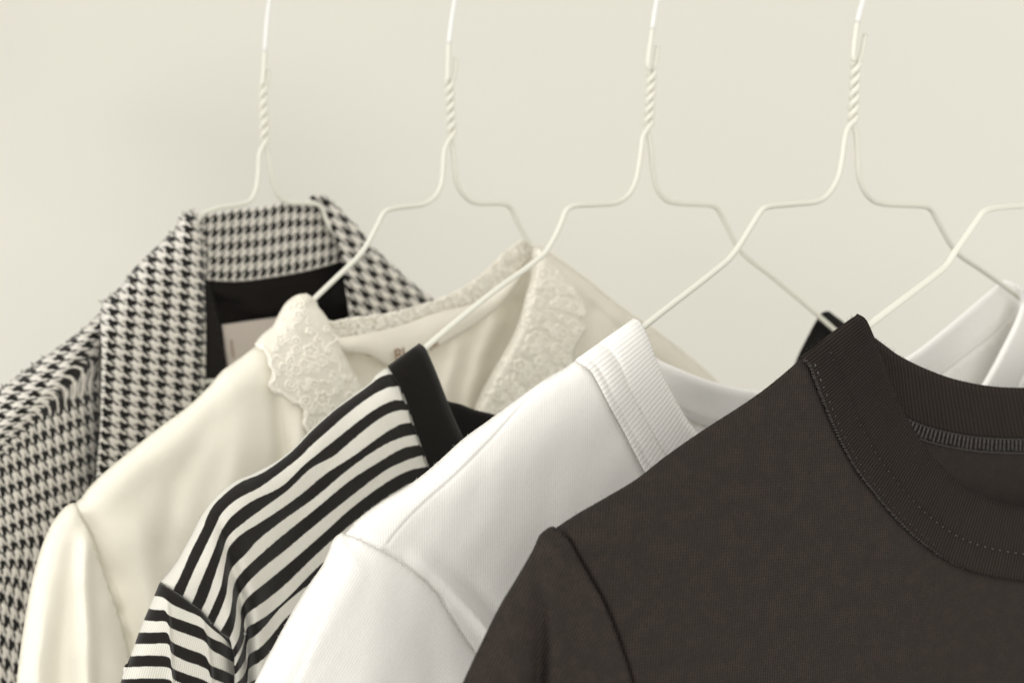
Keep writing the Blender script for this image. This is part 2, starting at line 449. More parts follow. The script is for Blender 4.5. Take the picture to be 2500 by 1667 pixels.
def hanger(pl, left, right, knot, top, hookpts, tail, label):
    """left / right: arms as seen, from the knot outwards; knot, top: ends of the twist; hookpts: straight wire above it"""
    r = .00148
    K = pl.pos(*knot, 0); Tp = pl.pos(*top, 0)
    root = thing('clothes_hanger', label, 'hanger', tuple(map(float, K)), 'cream wire hangers on the clothes rail')
    ax = Tp - K; L = np.linalg.norm(ax); ax /= L
    n = 110; turns = 5.5; A, B = [], []
    for i in range(n + 1):
        q = i / n; a = math.pi * .5 - q * turns * 2 * math.pi * .5 * 1.0 * 2 * .5
        d = (h * math.cos(a) + nrm * math.sin(a)) * r * 1.05
        c = K + ax * L * q; A.append(c + d); B.append(c - d)
    A, B = np.array(A), np.array(B)
    def arm(pts, start, nxt):
        P = pl.pos(np.array([p[0] for p in pts]), np.array([p[1] for p in pts]), 0)
        return cr3(np.vstack([nxt, start, P]), .002)[1:]
    la = arm(left, A[0], A[1]); ra = arm(right, B[0], B[1])
    ends = [la[-1], ra[-1]]
    zb = min(ends[0][2], ends[1][2]) - .022
    bar = []
    for e, s_ in ((ends[0], 1), (ends[1], -1)):
        bar.append([e + h * (-.006 * s_) + np.array([0, 0, -.006]), e + np.array([0, 0, (zb - e[2]) * .75]) - h * .004 * s_, np.array([e[0], e[1], zb]) + h * .012 * s_])
    loop = np.vstack([ends[0], bar[0], bar[1][::-1], ends[1]])
    tubes('shoulder_wire', [(la, r), (ra, r), (cr3(loop, .004), r)], M['wire'], root)
    # short free tail of the second strand, straight start of the first
    tl = pl.pos(np.array([p[0] for p in tail]), np.array([p[1] for p in tail]), 0) + nrm * .0004
    Bp = cr3(np.vstack([B[-1], tl]), .002)
    tubes('twisted_neck', [(A, r), (B, r), (Bp, r)], M['wire'], root)
    H = pl.pos(np.array([p[0] for p in hookpts]), np.array([p[1] for p in hookpts]), 0)
    top_dir = (H[-1] - H[-2]); top_dir /= np.linalg.norm(top_dir)
    R = .0150
    Q = H[-1] + top_dir * ((RAILZ - .004 - H[-1][2]) / top_dir[2])
    rc = K + h * -.006; rc = np.array([rc[0], rc[1], RAILZ])
    arc = [rc + h * (R * math.cos(a)) + np.array([0, 0, R * math.sin(a)]) for a in np.linspace(.15, math.pi * 1.12, 14)]
    arc[0] = (arc[0] + Q) / 2
    first = cr3(np.vstack([A[-1], H[:1], H[1:2]]), .002) if len(H) > 1 else H
    lo = cr3(np.vstack([A[-1], H]), .002)
    # lower run coated, upper run bright
    zsplit = H[1][2]; kk = lo[:, 2] <= zsplit + 1e-4
    tubes('stem', [(lo[kk], r * 1.02)], M['wire'], root)
    up = cr3(np.vstack([H[1:], arc]), .002)
    tubes('hook', [(up, r * .98)], M['bright'], root, 16)
    return root

hanger(PL['J'], [(634, 375), (631, 421), (625, 462), (610, 490), (575, 501), (535, 507), (510, 515), (492, 524), (476, 556), (452, 600), (380, 690), (290, 790)],
       [(656, 386), (664, 436), (680, 478), (703, 494), (740, 496), (770, 498), (786, 508), (800, 545), (840, 600), (930, 690), (1050, 800)],
       (647, 343), (643, 208), [(642, 200), (647, 125), (652, 55), (659, 0)], [(651, 200), (655, 171)],
       'cream wire hanger inside the houndstooth jacket collar, farthest left on the rail')
hanger(PL['B'], [(1087, 362), (1082, 411), (1078, 448), (1064, 478), (1036, 498), (990, 505), (952, 511), (937, 520), (921, 550), (898, 594), (875, 626), (820, 679), (766, 731), (640, 860), (420, 1040), (240, 1220)],
       [(1109, 393), (1114, 443), (1129, 473), (1156, 494), (1195, 497), (1230, 498), (1247, 508), (1265, 545), (1298, 600), (1400, 700), (1600, 860), (1690, 930)],
       (1104, 326), (1097, 198), [(1093, 190), (1096, 107), (1103, 50), (1111, 0)], [(1107, 190), (1112, 143)],
       'cream wire hanger holding the lace-trimmed cream blouse')
hanger(PL['S'], [(1571, 332), (1566, 364), (1559, 411), (1551, 446), (1533, 477), (1505, 495), (1450, 500), (1402, 503), (1382, 515), (1370, 545), (1348, 590), (1322, 626), (1200, 716), (1037, 850), (960, 930), (700, 1160), (520, 1290), (440, 1400)],
       [(1588, 357), (1593, 411), (1604, 461), (1627, 489), (1652, 496), (1695, 499), (1736, 502), (1752, 511), (1771, 546), (1807, 611), (1900, 688), (2027, 796), (2120, 880), (2260, 1000)],
       (1584, 304), (1592, 172), [(1582, 160), (1593, 71), (1598, 35), (1604, 0)], [(1598, 160), (1604, 114)],
       'cream wire hanger holding the black and white striped shirt')
hanger(PL['T'], [(2070, 313), (2062, 343), (2055, 393), (2045, 436), (2023, 473), (1998, 491), (1940, 498), (1880, 504), (1862, 511), (1846, 533), (1797, 611), (1768, 643), (1572, 797), (1500, 860), (1200, 1080), (940, 1270), (880, 1350)],
       [(2089, 324), (2093, 375), (2097, 429), (2110, 466), (2131, 489), (2156, 498), (2200, 501), (2254, 504), (2273, 512), (2292, 545), (2319, 593), (2341, 621), (2395, 658), (2471, 713), (2560, 780), (2700, 900)],
       (2083, 292), (2090, 150), [(2083, 138), (2093, 54), (2100, 25), (2107, 0)], [(2100, 140), (2111, 86)],
       'cream wire hanger holding the plain white t-shirt')
hanger(PL['C'], [(2607, 330), (2598, 380), (2588, 430), (2568, 470), (2540, 490), (2500, 501), (2460, 504), (2418, 510), (2399, 519), (2387, 535), (2330, 617), (2312, 645), (2287, 668), (2127, 789), (2040, 860), (1700, 1120), (1440, 1310), (1400, 1370)],
       [(2627, 340), (2632, 400), (2640, 445), (2665, 480), (2700, 490), (2790, 497), (2810, 508), (2850, 580), (2890, 630), (3030, 740), (3300, 940)],
       (2620, 285), (2628, 135), [(2622, 122), (2633, 40), (2640, 5), (2646, -25)], [(2640, 122), (2650, 65)],
       'cream wire hanger reaching into the charcoal t-shirt at the right edge')

# ------------------------------------------------------------------ clothes rail (passes just above the frame)
def rail():
    k = knot_depth
    a0 = -.62; p = lambda a: np.array([a * .97 / (1 + .6466 * a), .97 / (1 + .6466 * a), 0]) + h * -.006
    A = p(-.424); B = p(.55); A[2] = B[2] = RAILZ
    root = thing('clothes_rail', 'slim brushed steel clothes rail grazing the top left corner, carrying the hangers', 'clothes rail', (float(A[0]), float(A[1]), 0.0))
    tubes('crossbar', [(np.linspace(A, B, 40), .0125)], M['steel'], root, 32)
    for E in (A, B):
        D = E.copy(); D[2] = .03; E2 = E.copy(); E2[2] = RAILZ + (.10 if E is A else -.013)
        tubes('upright', [(np.linspace(E2, D, 20), .0125)], M['steel'], root, 24)
        d = np.array([.25, .33, 0.]); tubes('foot', [(np.linspace(D - d * .7, D + d * .7, 6), .014)], M['steel'], root, 16)
rail()

def shadow_hat():  # invented felt prop out of view, added to throw a soft shadow on the wall
    c = np.array([-.5668, 1.3365, RAILZ + .10]) + h * -.006
    root = thing('shadow_hat', 'unseen brimmed felt shadow caster added on the left post of the clothes rail, outside the frame', 'shadow_hat', tuple(map(float, c)))
    n = 64; prof = [(.004, .052), (.05, .056), (.068, .045), (.075, .02), (.080, -.012), (.095, -.020), (.125, -.018), (.140, -.010), (.141, -.013), (.125, -.022), (.094, -.024), (.078, -.016), (.072, .018), (.064, .040), (.05, .050), (.004, .048)]
    V = []; Fc = []
    for r, z in prof:
        for k in range(n):
            a = 2 * math.pi * k / n; x, y = r * math.cos(a), r * .86 * math.sin(a); zz = z + .45 * x * -.4 - .35 * y
            V.append((c[0] + x, c[1] + y, c[2] + zz - .03))
    for i in range(len(prof) - 1):
        for k in range(n): k2 = (k + 1) % n; Fc.append((i * n + k, i * n + k2, (i + 1) * n + k2, (i + 1) * n + k))
    link('felt_body', V, Fc, M['straw'], root)
shadow_hat()

# ================================================================== CHARCOAL T-SHIRT
def charcoal():
    pl = PL['C']
    root = thing('t_shirt', 'charcoal brown short-sleeved t-shirt with ribbed crew neck, nearest in front at right', 't-shirt', tuple(map(float, pl.pos(2093, 772, 0))), 'clothes hanging from the rail')
    shoulder = [(1954, 871), (1941, 888), (1850, 962), (1698, 1062), (1620, 1117), (1552, 1170), (1470, 1219), (1407, 1255), (1357, 1288)]
    slv_sil = [(1357, 1288), (1349, 1284), (1335, 1290), (1317, 1306), (1302, 1339), (1263, 1407), (1219, 1480), (1169, 1581), (1129, 1667), (1085, 1770), (1000, BOT)]
    ribtop = [(1954, 871), (1974, 849), (2016, 827), (2055, 796), (2080, 775), (2093, 771)]
    sil = np.vstack([cr(slv_sil[::-1], 8), cr(shoulder[::-1], 8), cr(ribtop, 6)])
    rside = np.array([(2985, 790), (3040, 880), (3250, 960), (3330, 1010), (3400, 1200), (3420, BOT)])
    seam = [(1357, 1288), (1386, 1317), (1407, 1353), (1440, 1411), (1469, 1462), (1490, 1509), (1519, 1588), (1543, 1667), (1562, 1770), (1585, BOT)]
    seam_c = cr(seam, 8)
    neck_out = [(1954, 876), (1972, 887), (1988, 926), (2010, 982), (2043, 1060), (2072, 1115), (2101, 1161), (2144, 1215), (2187, 1264), (2244, 1318), (2316, 1368), (2388, 1396), (2500, 1415), (2620, 1418), (2760, 1370), (2880, 1230), (2960, 1050), (3040, 880)]
    neck_in = [(2093, 771), (2108, 780), (2117, 795), (2126, 816), (2143, 855), (2162, 907), (2182, 960), (2204, 1009), (2230, 1054), (2259, 1098), (2290, 1134), (2330, 1172), (2373, 1201), (2431, 1224), (2500, 1238), (2620, 1245), (2720, 1215), (2820, 1120), (2900, 980), (2960, 850), (2985, 790)]
    no_c = cr(neck_out, 6)
    def base(u, v):
        d = np.minimum(pdist(u, v, sil)[0], pdist(u, v, rside)[0])
        t = dome(d, 85, .0135) + .004 * np.clip(d / 500, 0, 1)
        t += (.0022 * np.sin(u / 170 + v / 260) + WC(u, v)) * np.clip(d / 120, 0, 1)
        return t
    fold_c = cr([(1319, 1372), (1318, 1460), (1315, 1570), (1312, 1667), (1300, BOT)], 10)
    def tb(u, v):
        t = base(u, v); d = pdist(u, v, no_c)[0]; t -= .0024 * np.exp(-(d / 9) ** 2)
        ds, sd, g = pdist(u, v, seam_c); t -= .0026 * np.exp(-(ds / 6) ** 2) + .0030 * np.exp(-ds / 90)
        t += ridge(u, v, [(1560, 1330), (1640, 1480), (1700, 1667), (1730, BOT)], 55, .0018, 'in')
        t += ridge(u, v, [(1900, 1100), (1960, 1350), (1990, BOT)], 90, .0016, 'in')
        return t
    def ts(u, v):
        t = base(u, v) + .0012; ds, sd, g = pdist(u, v, seam_c)
        t += .0020 * np.clip(g * 8, 0, 1) * (1 - np.exp(-ds / 9)) - .0010 * np.exp(-(ds / 3.5) ** 2)
        t -= ridge(u, v, fold_c, 20, .0062, 'in')
        t += ridge(u, v, offs(fold_c, -48), 30, .0035, 'in')
        t += ridge(u, v, offs(fold_c, 45), 24, .0012, 'in')
        return t
    def tr(u, v):
        t = base(u, v); d = pdist(u, v, no_c)[0]
        return t + .0006 * (1 - np.exp(-d / 12)) + .0004
    body_seam = offs(seam_c, 10)
    o = sheet('front_body', pl, [shoulder, list(map(tuple, np.vstack([[1357, 1288], body_seam[3::3]]))), [(1578, BOT), (3420, BOT)],
              [tuple(p) for p in rside[::-1][:-1]] + [(3040, 880)], [tuple(p) for p in offs(cr(neck_out, 12)[::-1], 9)][1:-1] + [(1954, 873)]], tb, M['char'], root, uvf=lambda u, v: pl.mm(u, v, .09), sp=10, extra=[seam[1:-1]])
    sheet('sleeve', pl, [slv_sil, [(1000, BOT), (1585, BOT)], seam[::-1]], ts, M['charslv'], root, uvf=lambda u, v: pl.mm(u, v, .62), sp=8)
    L = plen(cr(neck_out))
    def prof(s_, q):
        e = -.0042 * np.exp(-((1 - q) / .05) ** 2) * 1.0 - .0010 * np.exp(-(q / .03) ** 2)
        e += -.0009 * np.exp(-((q - .36) / .035) ** 2) + .0007 * np.sin(np.clip((q - .4) / .6, 0, 1) * math.pi) + .0004 * np.exp(-((q - .2) / .12) ** 2)
        return e
    loft('neck_rib', pl, [neck_out, neck_in], [0, 1], tr, M['charrib'], root, lambda s_, q, U, V: np.stack([s_ * L / 7.6, q * 1.0], -1), nu=420, nv=46, extra_t=prof)
    R0 = resamp(cr(neck_out), 300); R1 = resamp(cr(neck_in), 300)
    ln = lambda q: [tuple(p) for p in (R0 * (1 - q) + R1 * q)[6:205]]
    tl = lambda u, v: tr(u, v)
    stitches('topstitch', pl, ln(.36), tl, M['charthread'], root, 7, 12, .0002, .0009)
    stitches('topstitch', pl, ln(.085), tl, M['charthread'], root, 7, 12, .0002, .0015)
    # overlocked edge: short threads crossing the seam
    c = resamp(R0[:210] * .985 + R1[:210] * .015, 330); Tt = np.gradient(c, axis=0); Tt /= np.linalg.norm(Tt, axis=1)[:, None]
    paths = []
    for i in range(2, 326):
        x0, y0 = c[i]; nx, ny = Tt[i][1], -Tt[i][0]; w = random.uniform(4, 7); k = random.uniform(-1.5, 1.5)
        q = np.linspace(-.9, 1, 5); x = x0 + nx * q * w + Tt[i][0] * (k + q * 2.2); y = y0 + ny * q * w + Tt[i][1] * (k + q * 2.2)
        paths.append((pl.pos(x, y, tr(x, y) - .0002 + .0009 * np.array([.1, .8, 1, .8, .1])), .00013))
    tubes('overlock_edge', paths, M['chartwine'], root, 5)
    # inside of the back
    btop = [(2093, 771), (2110, 797), (2124, 815), (2149, 834), (2196, 868), (2265, 902), (2334, 926), (2417, 942), (2500, 946), (2620, 942), (2760, 915), (2900, 860), (2985, 790)]
    btape = [(2120, 905), (2160, 965), (2204, 1011), (2244, 1032), (2302, 1050), (2388, 1065), (2500, 1070), (2620, 1066), (2760, 1035), (2900, 970), (3000, 880)]
    def tback(u, v):
        d = pdist(u, v, cr(btop, 8))[0]; d2 = np.minimum(pdist(u, v, sil)[0], pdist(u, v, rside)[0])
        return -.004 - .006 * np.clip(d / 120, 0, 1) - dome(d2, 90, .012)
    loft('back_neck_rib', pl, [btop, btape], [0, 1], lambda u, v: tback(u, v), M['charrib'], root,
         lambda s_, q, U, V: np.stack([s_ * 900 / 9.0, q], -1), nu=260, nv=16, extra_t=lambda s_, q: .0025 - .003 * np.exp(-(q / .06) ** 2))
    sheet('back_body', pl, [shoulder[::-1], [(1954, 871), (2020, 860), (2090, 850)], [(2090, 850)] + btape, [(3000, 880), (3040, 885)], [tuple(p) for p in rside[1:]], [(3420, BOT), (1000, BOT)],
                            [tuple(p) for p in np.array(slv_sil)[::-1]]], lambda u, v: (tback(u, v) - .0005) * np.clip(pdist(u, v, sil)[0] / 30, 0.02, 1), M['char'], root, sp=16, shrink=sil)
    # overlock zigzag tape under the back rib
    B0 = resamp(cr(btape[1:9]), 130); paths = []
    Tt = np.gradient(B0, axis=0); Tt /= np.linalg.norm(Tt, axis=1)[:, None]
    for i in range(1, 129):
        x0, y0 = B0[i]; nx, ny = -Tt[i][1], Tt[i][0]; up = random.uniform(-1, 2); dn = random.uniform(31, 38); sg = 5.0 if i % 2 else -4.6
        q = np.linspace(0, 1, 6); x = x0 + nx * (up + q * dn) + Tt[i][0] * (q * sg + random.uniform(-.6, .6)); y = y0 + ny * (up + q * dn) + Tt[i][1] * (q * sg)
        paths.append((pl.pos(x, y, tback(x, y) + .0005 + .0022 * np.array([.2, .8, 1, 1, .8, .2])), .00032))
    for dd in (2, 36):
        c2 = offs(B0, dd); paths.append((pl.pos(c2[:, 0], c2[:, 1], tback(c2[:, 0], c2[:, 1]) + .0016), .00022))
    tubes('overlock_tape', paths, M['chartwine'], root, 6)
    # loose fibres along the worn edges
    fib = []
    for run, n_, sgn in ((ribtop, 60, 1), (shoulder, 60, 1), (btop[2:9], 90, -1), (neck_in[3:14], 60, -1)):
        c = cr(run, 1.0); Tt = np.gradient(c, axis=0); Tt /= np.linalg.norm(Tt, axis=1)[:, None]
        for _ in range(n_):
            i = random.randrange(len(c)); x0, y0 = c[i]; nx, ny = Tt[i][1] , -Tt[i][0]
            if ny > 0 and run is not neck_in[3:14]: nx, ny = -nx, -ny
            a = random.gauss(0, .8); dx, dy = nx * math.cos(a) - ny * math.sin(a), nx * math.sin(a) + ny * math.cos(a)
            Lf = 1.5 + random.expovariate(.55); q = np.linspace(-.3, 1, 5); bend = random.uniform(-2, 2)
            x = x0 + dx * q * Lf - dy * q * q * bend; y = y0 + dy * q * Lf + dx * q * q * bend
            tt = tback(np.array([x0]), np.array([y0]))[0] + .002 if run is btop[2:9] else base(np.array([x0]), np.array([y0]))[0] + .0004
            fib.append((pl.pos(x, y, tt), .00003))
    f = tubes('lint_fibres', fib, M['chartwine'], root, 4)
charcoal()

# ================================================================== WHITE T-SHIRT
def white():
    pl = PL['T']
    root = thing('t_shirt', 'plain white short-sleeved t-shirt with ribbed neck between the striped shirt and charcoal t-shirt', 't-shirt', tuple(map(float, pl.pos(1546, 782, 0))), 'clothes hanging from the rail')
    slv = [(842, 1303), (834, 1301), (817, 1312), (800, 1349), (787, 1379), (749, 1434), (706, 1506), (664, 1583), (621, 1667), (575, 1760), (470, BOT)]
    sh = [(1408, 878), (1372, 902), (1341, 919), (1269, 969), (1195, 1024), (1132, 1070), (1068, 1128), (1025, 1164), (983, 1194), (932, 1225), (876, 1266), (842, 1303)]
    ribtop = [(1408, 878), (1412, 870), (1440, 851), (1470, 830), (1502, 805), (1531, 786), (1546, 782)]
    nin = [(1546, 782), (1556, 785), (1564, 795), (1573, 812), (1588, 850), (1604, 895), (1636, 960), (1669, 1018), (1703, 1064), (1760, 1140), (1850, 1230), (1980, 1270), (2120, 1240), (2260, 1130), (2370, 980), (2440, 860), (2492, 740), (2478, 692)]
    nout = [(1408, 880), (1441, 902), (1459, 931), (1488, 989), (1524, 1054), (1578, 1156), (1640, 1250), (1740, 1350), (1880, 1420), (2020, 1430), (2200, 1380), (2360, 1240), (2480, 1060), (2560, 880), (2600, 780)]
    rs = [(2600, 780), (2700, 850), (2860, 950), (2960, 1050), (3000, BOT)]
    sil = np.vstack([cr(slv[::-1], 8), cr(sh[::-1], 8), cr(ribtop, 6)]); rs_c = np.array(rs, float)
    seam = [(842, 1303), (876, 1315), (936, 1347), (983, 1377), (1034, 1417), (1068, 1451), (1093, 1493), (1119, 1536), (1157, 1591), (1200, 1660), (1250, 1760), (1330, BOT)]
    sc = cr(seam, 8); ssh = cr([(1330, 928), (1264, 1000), (1195, 1077), (1110, 1162), (1025, 1238), (962, 1306), (936, 1347)], 6); no_c = cr(nout, 6)
    def base(u, v):
        d = np.minimum(pdist(u, v, sil)[0], pdist(u, v, rs_c)[0])
        return dome(d, 95, .0145) + .004 * np.clip(d / 500, 0, 1) + (.002 * np.sin(u / 150 + v / 200 + 1) + WW(u, v)) * np.clip(d / 100, 0, 1)
    f1 = cr([(985, 1345), (1030, 1370), (1068, 1403), (1120, 1455), (1187, 1530), (1250, 1620), (1340, BOT - 200)], 8)
    def tb(u, v):
        t = base(u, v) - .0022 * np.exp(-(pdist(u, v, no_c)[0] / 10) ** 2)
        ds, _, gg = pdist(u, v, sc); t -= .0021 * np.exp(-(ds / 5) ** 2); t += .00035 * np.sin(gg * 70 + 1.5 * np.sin(gg * 21)) * np.exp(-ds / 22)
        t -= .0011 * np.exp(-(pdist(u, v, ssh)[0] / 3.2) ** 2)
        t += step1(u, v, ssh, 30, .0007, 1, 3)
        t += ridge(u, v, f1, 17, .0062, 'in')
        t -= ridge(u, v, offs(f1, -36), 26, .0040, 'in')
        t += ridge(u, v, [(1300, 1060), (1240, 1300), (1260, 1500), (1330, BOT)], 70, .002, 'in')
        t -= ridge(u, v, [(1440, 960), (1330, 1180), (1290, 1400)], 60, .0012, 'in')
        return t
    def ts(u, v):
        ds, s_, g = pdist(u, v, sc)
        t = base(u, v) + .0014 + .0016 * (1 - np.exp(-ds / 9)) * np.clip(g * 6, 0, 1) - .0007 * np.exp(-(ds / 3.5) ** 2)
        t += ridge(u, v, [(960, 1440), (940, 1560), (900, 1700), (860, BOT)], 60, .003, 'in')
        t -= ridge(u, v, [(1040, 1500), (1060, 1600), (1070, 1750), (1080, BOT)], 40, .0035, 'in')
        return t
    tr = lambda u, v: base(u, v) + .0008 * (1 - np.exp(-pdist(u, v, no_c)[0] / 10)) + .0004
    bs = offs(sc, 10)
    sheet('front_body', pl, [sh, list(map(tuple, np.vstack([[842, 1303], bs[3::3]]))), [(1320, BOT), (3000, BOT)], rs[::-1],
          [tuple(p) for p in offs(cr(nout, 12)[::-1], 9)][1:-1] + [(1408, 878)]], tb, M['white'], root, sp=9, extra=[[tuple(p) for p in ssh[::6]], seam[3:-1]])
    sheet('sleeve', pl, [slv, [(470, BOT), (1330, BOT)], seam[::-1]], ts, M['white'], root, uvf=lambda u, v: pl.mm(u, v, .7), sp=9)
    L = plen(cr(nout))
    def prof(s_, q):
        return (-.0040 * np.exp(-((1 - q) / .05) ** 2) - .0018 * np.exp(-((q - .40) / .045) ** 2) - .0010 * np.exp(-((q - .10) / .035) ** 2)
                + .0010 * np.exp(-((q - .25) / .11) ** 2) + .0012 * np.sin(np.clip((q - .42) / .58, 0, 1) * math.pi) + .0008 * np.exp(-((q - .03) / .03) ** 2))
    loft('neck_rib', pl, [nout, nin], [0, 1], tr, M['whiterib'], root, lambda s_, q, U, V: np.stack([s_ * L / 11.5, q], -1), nu=420, nv=50, extra_t=prof)
    R0 = resamp(cr(nout), 300); R1 = resamp(cr(nin), 300)
    stitches('topstitch', pl, [tuple(p) for p in (R0 * .90 + R1 * .10)[8:120]], lambda u, v: tr(u, v) - .0012, M['white'], root, 7, 7, .0002, .0006)
    bt = [(1546, 782), (1575, 840), (1600, 872), (1662, 901), (1709, 920), (1770, 939), (1853, 953), (1960, 960), (2090, 935), (2216, 870), (2302, 806), (2375, 745), (2425, 703), (2450, 684), (2478, 690)]
    bt_c = cr(bt, 8)
    bb = [(1546, 840), (1575, 930), (1640, 1000), (1760, 1050), (1900, 1062), (2060, 1045), (2200, 985), (2330, 890), (2440, 800), (2485, 735)]
    def tk(u, v):
        d = pdist(u, v, bt_c)[0]; d2 = np.minimum(pdist(u, v, sil)[0], pdist(u, v, rs_c)[0])
        return -.006 - .008 * np.clip(d / 120, 0, 1) - dome(d2, 90, .012) + .0025 * np.sin(u / 45 + v / 90) * np.clip(d / 60, 0, 1)
    loft('back_neckband', pl, [bt, bb], [0, 1], tk, M['white'], root, lambda s_, q, U, V: pl.mm(U, V), nu=260, nv=14,
         extra_t=lambda s_, q: .0022 - .003 * np.exp(-(q / .08) ** 2) - .0016 * np.exp(-((q - .93) / .06) ** 2))
    sheet('back_body', pl, [sh[::-1], [(1408, 878), (1480, 850), (1546, 838)], bb, [(2485, 735), (2600, 780)], rs[1:], [(3000, BOT), (470, BOT)], slv[::-1]],
          lambda u, v: (tk(u, v) - .0006) * np.clip(pdist(u, v, sil)[0] / 30, 0.02, 1), M['white'], root, sp=16, shrink=sil)
    fib = []
    for run, n_ in ((sh, 60), (slv[4:], 60), (ribtop, 10)):
        c = cr(run, 1.0); Tt = np.gradient(c, axis=0); Tt /= np.linalg.norm(Tt, axis=1)[:, None]
        for _ in range(n_):
            i = random.randrange(len(c)); x0, y0 = c[i]; nx, ny = Tt[i][1], -Tt[i][0]
            if nx > 0: nx, ny = -nx, -ny
            a = random.gauss(0, .8); dx, dy = nx * math.cos(a) - ny * math.sin(a), nx * math.sin(a) + ny * math.cos(a)
            Lf = 1.2 + random.expovariate(.6); q = np.linspace(-.3, 1, 5); b_ = random.uniform(-2, 2)
            fib.append((pl.pos(x0 + dx * q * Lf - dy * q * q * b_, y0 + dy * q * Lf + dx * q * q * b_, .0008), .00003))
    tubes('lint_fibres', fib, M['white'], root, 4)
white()

# ================================================================== STRIPED SHIRT
def striped():
    pl = PL['S']
    root = thing('striped_shirt', 'black and white horizontally striped knit shirt with wide black neckband', 'shirt', tuple(map(float, pl.pos(1023, 843, 0))), 'clothes hanging from the rail')
    # stripe edges traced from the neckband (first point) to the sleeve seam (last point)
    sil0 = [(951, 898), (938, 900), (918, 915), (905, 933), (882, 950), (817, 998), (763, 1045), (708, 1101), (669, 1129), (615, 1157), (578, 1172), (542, 1197), (513, 1227), (488, 1263), (470, 1299), (434, 1364), (416, 1389), (391, 1419)]
    rows = [sil0,
     [(962, 913), (948, 913), (925, 922), (905, 937), (882, 954), (817, 1001), (763, 1049), (708, 1105), (643, 1152), (586, 1177), (542, 1211), (513, 1245), (495, 1288), (466, 1346), (441, 1404), (422, 1441)],
     [(976, 942), (960, 944), (947, 946), (907, 966), (853, 1006), (799, 1053), (755, 1092), (734, 1114), (687, 1151), (633, 1190), (578, 1219), (542, 1252), (524, 1288), (499, 1339), (470, 1400), (446, 1456)],
     [(985, 977), (962, 977), (925, 993), (871, 1031), (817, 1074), (777, 1106), (741, 1136), (687, 1187), (615, 1223), (571, 1255), (542, 1292), (521, 1346), (495, 1407), (468, 1473)],
     [(998, 1001), (972, 1002), (936, 1016), (882, 1056), (835, 1096), (813, 1114), (759, 1143), (705, 1194), (651, 1234), (597, 1274), (557, 1310), (542, 1353), (519, 1421), (505, 1461), (491, 1490)],
     [(1005, 1031), (976, 1036), (925, 1067), (871, 1107), (842, 1126), (795, 1156), (741, 1201), (687, 1241), (633, 1276), (586, 1306), (559, 1335), (550, 1372), (539, 1431), (523, 1471), (507, 1507)],
     [(1017, 1060), (983, 1067), (932, 1089), (855, 1142), (770, 1213), (685, 1274), (630, 1318), (602, 1350), (573, 1378), (560, 1400), (556, 1425), (552, 1451), (539, 1487), (521, 1526)],
     [(1025, 1085), (983, 1094), (932, 1123), (855, 1172), (770, 1242), (685, 1310), (630, 1358), (598, 1388), (577, 1414), (569, 1437), (566, 1471), (560, 1500), (547, 1526), (537, 1542)],
     [(1032, 1111), (996, 1122), (940, 1149), (855, 1213), (770, 1281), (700, 1340), (654, 1376), (618, 1408), (594, 1436), (582, 1455), (577, 1480), (576, 1505), (570, 1535), (560, 1558)],
     [(1044, 1138), (996, 1149), (940, 1179), (855, 1242), (791, 1300), (706, 1374), (654, 1417), (614, 1449), (597, 1468), (588, 1490), (588, 1520), (583, 1555), (569, 1584)],
     [(1056, 1163), (1008, 1177), (940, 1217), (855, 1281), (770, 1355), (700, 1423), (654, 1461), (622, 1484), (602, 1500), (596, 1522), (597, 1552), (588, 1580), (574, 1604)],
     [(1068, 1190), (1010, 1212), (940, 1252), (855, 1322), (780, 1380), (700, 1461), (654, 1500), (624, 1519), (603, 1532), (598, 1560), (588, 1595), (574, 1625)],
     [(1080, 1220), (1010, 1250), (940, 1290), (855, 1360), (749, 1430), (685, 1483), (644, 1531), (622, 1552), (605, 1564), (600, 1603), (590, 1625), (575, 1645)],
     [(1092, 1250), (1010, 1288), (940, 1330), (855, 1400), (770, 1455), (706, 1500), (655, 1560), (632, 1582), (607, 1599), (602, 1630), (592, 1652), (575, 1668)],
     [(1104, 1280), (1010, 1326), (940, 1370), (855, 1440), (770, 1495), (694, 1545), (655, 1596), (632, 1616), (608, 1632), (604, 1662), (594, 1690), (576, 1710)],
     [(1116, 1310), (1010, 1364), (855, 1480), (694, 1585), (640, 1650), (610, 1667), (604, 1700), (577, 1745)],
     [(1128, 1340), (1010, 1400), (855, 1520), (694, 1625), (640, 1685), (610, 1700), (604, 1735), (578, 1780)],
     [(1150, 1380), (1010, 1440), (855, 1560), (694, 1665), (640, 1720), (610, 1735), (604, 1770), (580, 1815)],
     [(1170, 1430), (1010, 1500), (855, 1600), (694, 1705), (640, 1755), (610, 1770), (604, 1805), (580, 1850)]]
    slv_sil = [(391, 1419), (386, 1432), (379, 1447), (363, 1485), (351, 1512), (329, 1570), (309, 1627), (294, 1667), (270, 1735), (240, 1850)]
    sil = np.vstack([cr(slv_sil[::-1], 8), cr(sil0[::-1], 6), cr([(949, 897), (975, 875), (1009, 848), (1023, 842)], 6)])
    fold = cr([(530, 1250), (552, 1320), (572, 1400), (590, 1470), (598, 1530), (602, 1600), (604, 1667), (606, 1850)], 8)
    sfold = cr([(405, 1440), (411, 1500), (416, 1580), (421, 1667), (425, 1850)], 8)
    sfold2 = cr([(492, 1490), (505, 1560), (514, 1630), (518, 1700), (520, 1850)], 8)
    seam = [(391, 1422), (424, 1441), (446, 1456), (468, 1473), (491, 1490), (519, 1526), (537, 1543), (558, 1560), (570, 1585), (574, 1625), (576, 1700), (580, 1850)]
    sc = cr(seam, 6)
    def base(u, v):
        d = pdist(u, v, sil)[0]; return dome(d, 80, .0145) + (.002 * np.sin(u / 120 - v / 150) + WS(u, v)) * np.clip(d / 100, 0, 1)
